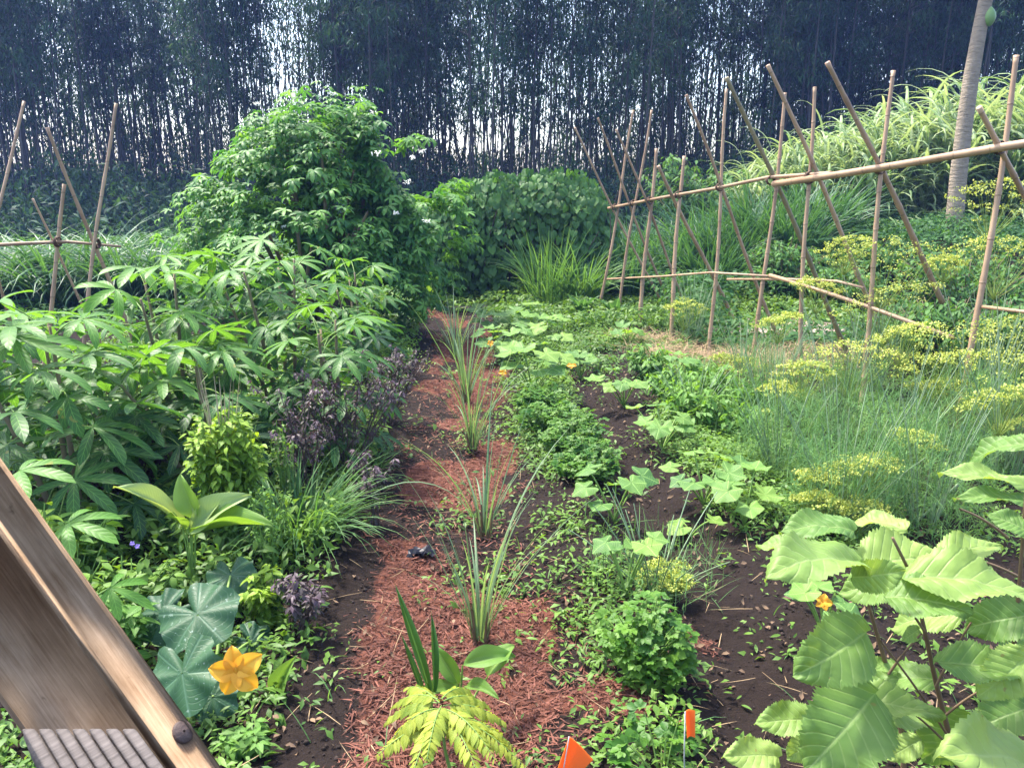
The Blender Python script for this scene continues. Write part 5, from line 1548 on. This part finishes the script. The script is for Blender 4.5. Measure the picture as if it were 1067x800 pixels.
# dead leaves
K = 2600
y = 2.0 + 8 * U(0, 1, K) ** 1.5; x = U(-1.1, 2.2, K); a = U(0, 2 * PI, K)
mb = MB(); place_mix(mb, [leaf_t('ovate', 0.5, 1, 3, 0.5, c) for c in (-1.2, 0.8, 1.8)], np.stack([x, y, terrain(x, y) + U(0.004, 0.02, K)], 1), np.stack([np.cos(a), np.sin(a), U(-0.2, 0.3, K)], 1), rng.normal(0, 0.4, (K, 3)) + [0, 0, 1], U(0.012, 0.045, K), U(0, 1, K))
o = mb.build('leaf_litter', M['litter'], None); tag(o, 'small dry brown leaves lying on the soil', 'leaf litter', kind='stuff')
# straw
K = 5200
cs = [(785, 372, .9), (815, 380, .7), (672, 358, .5), (760, 385, .7), (862, 372, .8), (700, 372, .5)]
P0 = np.array([G(px, py) for px, py, _ in cs]); rad = np.array([c[2] for c in cs])
i = rng.integers(0, len(cs), K)
x = P0[i, 0] + rng.normal(0, 0.45, K) * rad[i]; y = P0[i, 1] + rng.normal(0, 0.35, K) * rad[i]
a = U(0, 2 * PI, K); mb = MB()
blades(mb, np.stack([x, y, terrain(x, y) + U(0.0, 0.09, K)], 1), a, U(1.3, 1.7, K), U(0.1, 0.35, K), U(0.004, 0.008, K), U(-0.2, 0.2, K), 2, 0, U(0, 1, K))
K2 = 450
y = 2.0 + 7 * U(0, 1, K2) ** 1.4; x = U(-0.9, 1.6, K2)
blades(mb, np.stack([x, y, terrain(x, y) + U(0.005, 0.03, K2)], 1), U(0, 2 * PI, K2), U(1.4, 1.65, K2), U(0.05, 0.2, K2), U(0.002, 0.004, K2), U(-0.3, 0.3, K2), 3, 0, U(0, 1, K2))
o = mb.build('straw_litter', M['straw'], None, False); tag(o, 'dry straw scattered on the beds and under the trellis', 'straw', kind='stuff')


# low weeds: density over the garden
def weed_density(x, y):
    d = fbm(x * 1.6, y * 1.6, 71)
    base = np.zeros_like(x)
    left = sstep(-0.05, -0.25, x - (path_c(y) - 0.5))
    base = np.maximum(base, left * 1.0)
    r1 = np.exp(-((x - row_x(y, 0.42)) / 0.24) ** 2)
    base = np.maximum(base, r1 * (0.36 + 0.5 * sstep(3.2, 4.8, y)))
    r2 = sstep(0.95, 1.25, x - 0.06 * (y - 3) * 0)
    base = np.maximum(base, r2 * 0.95 * sstep(2.2, 3.4, y))
    base = np.maximum(base, sstep(6.5, 8.5, y) * 0.75 * sstep(0.2, 0.5, x - path_c(y)))
    base = np.maximum(base, 0.09 + 0.28 * sstep(0.75, 0.95, x) * sstep(3.6, 3.0, y) * (x < 1.9))
    base = base * (1 - 0.92 * np.exp(-((x - row_x(y, 0.80)) / 0.2) ** 2) * sstep(9, 7.5, y))
    base = base * (1 - 0.85 * mulch_mask(x, y))
    base = base * (1 - 0.45 * np.exp(-(((x - 1.05) / 0.35) ** 2 + ((y - 2.75) / 0.5) ** 2)))
    for (qx, qy, qz), q in zip(P0, rad): base = base * (1 - 0.8 * np.exp(-(((x - qx) / (0.45 * q)) ** 2 + ((y - qy) / (0.4 * q)) ** 2)))
    return np.clip(base * (0.12 + 1.5 * sstep(0.36, 0.62, d)) * (1 - 0.35 * sstep(2.9, 2.5, y) * (x > -0.6)), 0, 1)


mb = MB()
K = 60000
y = 1.9 + 10.5 * U(0, 1, K) ** 1.25; x = U(-3.6, 5.5, K) * (0.35 + 0.65 * y / 12)
x = np.where(U(0, 1, K) < 0.6, U(-0.4, 2.0, K) + 0 * x, x)
k = U(0, 1, K) < weed_density(x, y) * 0.8; x, y = x[k], y[k]
# each sprout: 6 leaves
m = 6; n0 = len(x)
sz = U(0.6, 1.3, n0) * (0.8 + 0.05 * y)
X = np.repeat(x, m) + rng.normal(0, 0.025, n0 * m); Yy = np.repeat(y, m) + rng.normal(0, 0.025, n0 * m)
th = U(0, 2 * PI, n0 * m); S = np.repeat(sz, m)
hgt = U(0.008, 0.07, n0 * m) * S
tint = np.clip(np.repeat(fbm(x * 2.5, y * 2.5, 77), m) * 1.3 - 0.15 + rng.normal(0, 0.15, n0 * m), 0, 1)
pos = np.stack([X, Yy, terrain(X, Yy) + hgt], 1)
place_mix(mb, T_ov_s + T_la[:1], pos, np.stack([np.cos(th), np.sin(th), U(-0.3, 0.5, n0 * m)], 1), rng.normal(0, 0.3, (n0 * m, 3)) + [0, 0, 1], U(0.022, 0.05, n0 * m) * S, tint)
o = mb.build('weed_cover', M['weed'], None); tag(o, 'low green weeds covering the soil of the beds', 'weeds', kind='stuff')
# short grass blades among them
K = 26000
y = 1.9 + 9.5 * U(0, 1, K) ** 1.2; x = U(-0.7, 2.6, K)
cx_ = np.floor(x * 7) / 7 + 0.07 + rng.normal(0, 0.03, K); cy2 = np.floor(y * 7) / 7 + 0.07 + rng.normal(0, 0.03, K)
k = U(0, 1, K) < weed_density(x, y) * 0.55 * (vnoise(np.floor(x * 7), np.floor(y * 7), 81) > 0.45); x, y = cx_[k], cy2[k]; K = len(x)
mb = MB(); blades(mb, np.stack([x, y, terrain(x, y) - 0.01], 1), U(0, 2 * PI, K), U(0.1, 0.8, K), U(0.06, 0.2, K), U(0.003, 0.006, K), U(0.3, 1.5, K), 4, 0, U(0, 1, K))
o = mb.build('short_grass', M['grass_mid'], None); tag(o, 'short fine grass sprouting between the bed plants', 'grass', kind='stuff')


def cover(name, label, K, xr, yr, hfun, size, mat, seed, keep=None):
    y = yr[0] + (yr[1] - yr[0]) * U(0, 1, K); x = U(*xr, K)
    k = np.abs(x) < 0.72 * y + 0.5
    if keep is not None: k &= keep(x, y)
    x, y = x[k], y[k]; K = len(x)
    h = hfun(x, y)
    z = h * U(0.1, 1, K) ** 0.6
    th = U(0, 2 * PI, K)
    mb = MB()
    place_mix(mb, T_la + T_ov_s, np.stack([x, y, terrain(x, y) + z], 1), np.stack([np.cos(th), np.sin(th), U(-0.7, 0.5, K)], 1), rng.normal(0, 0.4, (K, 3)) + [0, -0.2, 1], U(*size, K), np.clip(fbm(x * 1.1, y * 1.1, seed) * 1.3 - 0.15 + rng.normal(0, 0.15, K), 0, 1))
    o = mb.build(name, mat, None); tag(o, label, 'ground cover', kind='stuff')


cover('bank_weeds', 'dense leafy weeds covering the bank behind the trellis', 60000, (1.6, 14), (8.6, 16.5), lambda x, y: 0.12 + 0.6 * fbm(x * 0.9, y * 0.9, 91) * sstep(8.4, 10.5, y), (0.06, 0.14), M['slope_weed'], 92,
      lambda x, y: ~((np.abs(x - 3.9) < 1.15) & (np.abs(y - 10.2) < 0.8)) & (x > 2.0 + 0.0 * y))
cover('far_weeds', 'low mixed weeds in front of the far thicket', 26000, (-2.5, 4.5), (9.5, 14), lambda x, y: 0.06 + 0.3 * fbm(x, y, 95), (0.05, 0.11), M['weed'], 96, lambda x, y: (x - path_c(y) > 0.5) | (y > 11.6) | (x - path_c(y) < -0.6))
cover('left_bed_cover', 'low leafy growth filling the left bed below the herbs', 30000, (-4.5, -0.5), (2.0, 9), lambda x, y: 0.04 + 0.28 * fbm(x * 1.7, y * 1.7, 97) * sstep(2.3, 3.6, y), (0.03, 0.08), M['weed'], 98, lambda x, y: x < path_c(y) - 0.52)
cover('field_weeds', 'tall weeds at the edge of the garden before the bamboo', 36000, (-16, 16), (15.5, 20.5), lambda x, y: 0.2 + 0.7 * fbm(x * 0.6, y * 0.6, 99), (0.12, 0.26), M['slope_weed'], 100)
cover('left_back_cover', 'low growth under the left grass row', 14000, (-9, -1.2), (9, 17), lambda x, y: 0.08 + 0.4 * fbm(x, y, 101), (0.07, 0.15), M['slope_weed'], 102)

# ------------------------------------------------------------------ the air
m, n, out = newmat('haze')
pv = N(n, 'ShaderNodeVolumePrincipled')
pv.inputs['Color'].default_value = (0.26, 0.40, 1.0, 1)
pv.inputs['Density'].default_value = 0.0011
pv.inputs['Anisotropy'].default_value = 0.3
n.links.new(pv.outputs[0], out.inputs['Volume'])
mb = MB(); box(mb, (0, 45, 7), (115, 0, 0), (0, 110, 0), (0, 0, 9.5))
o = mb.build('haze', m, None, False); tag(o, 'thin bluish morning haze over the garden', 'haze', kind='stuff')
cy.volume_bounces = 1
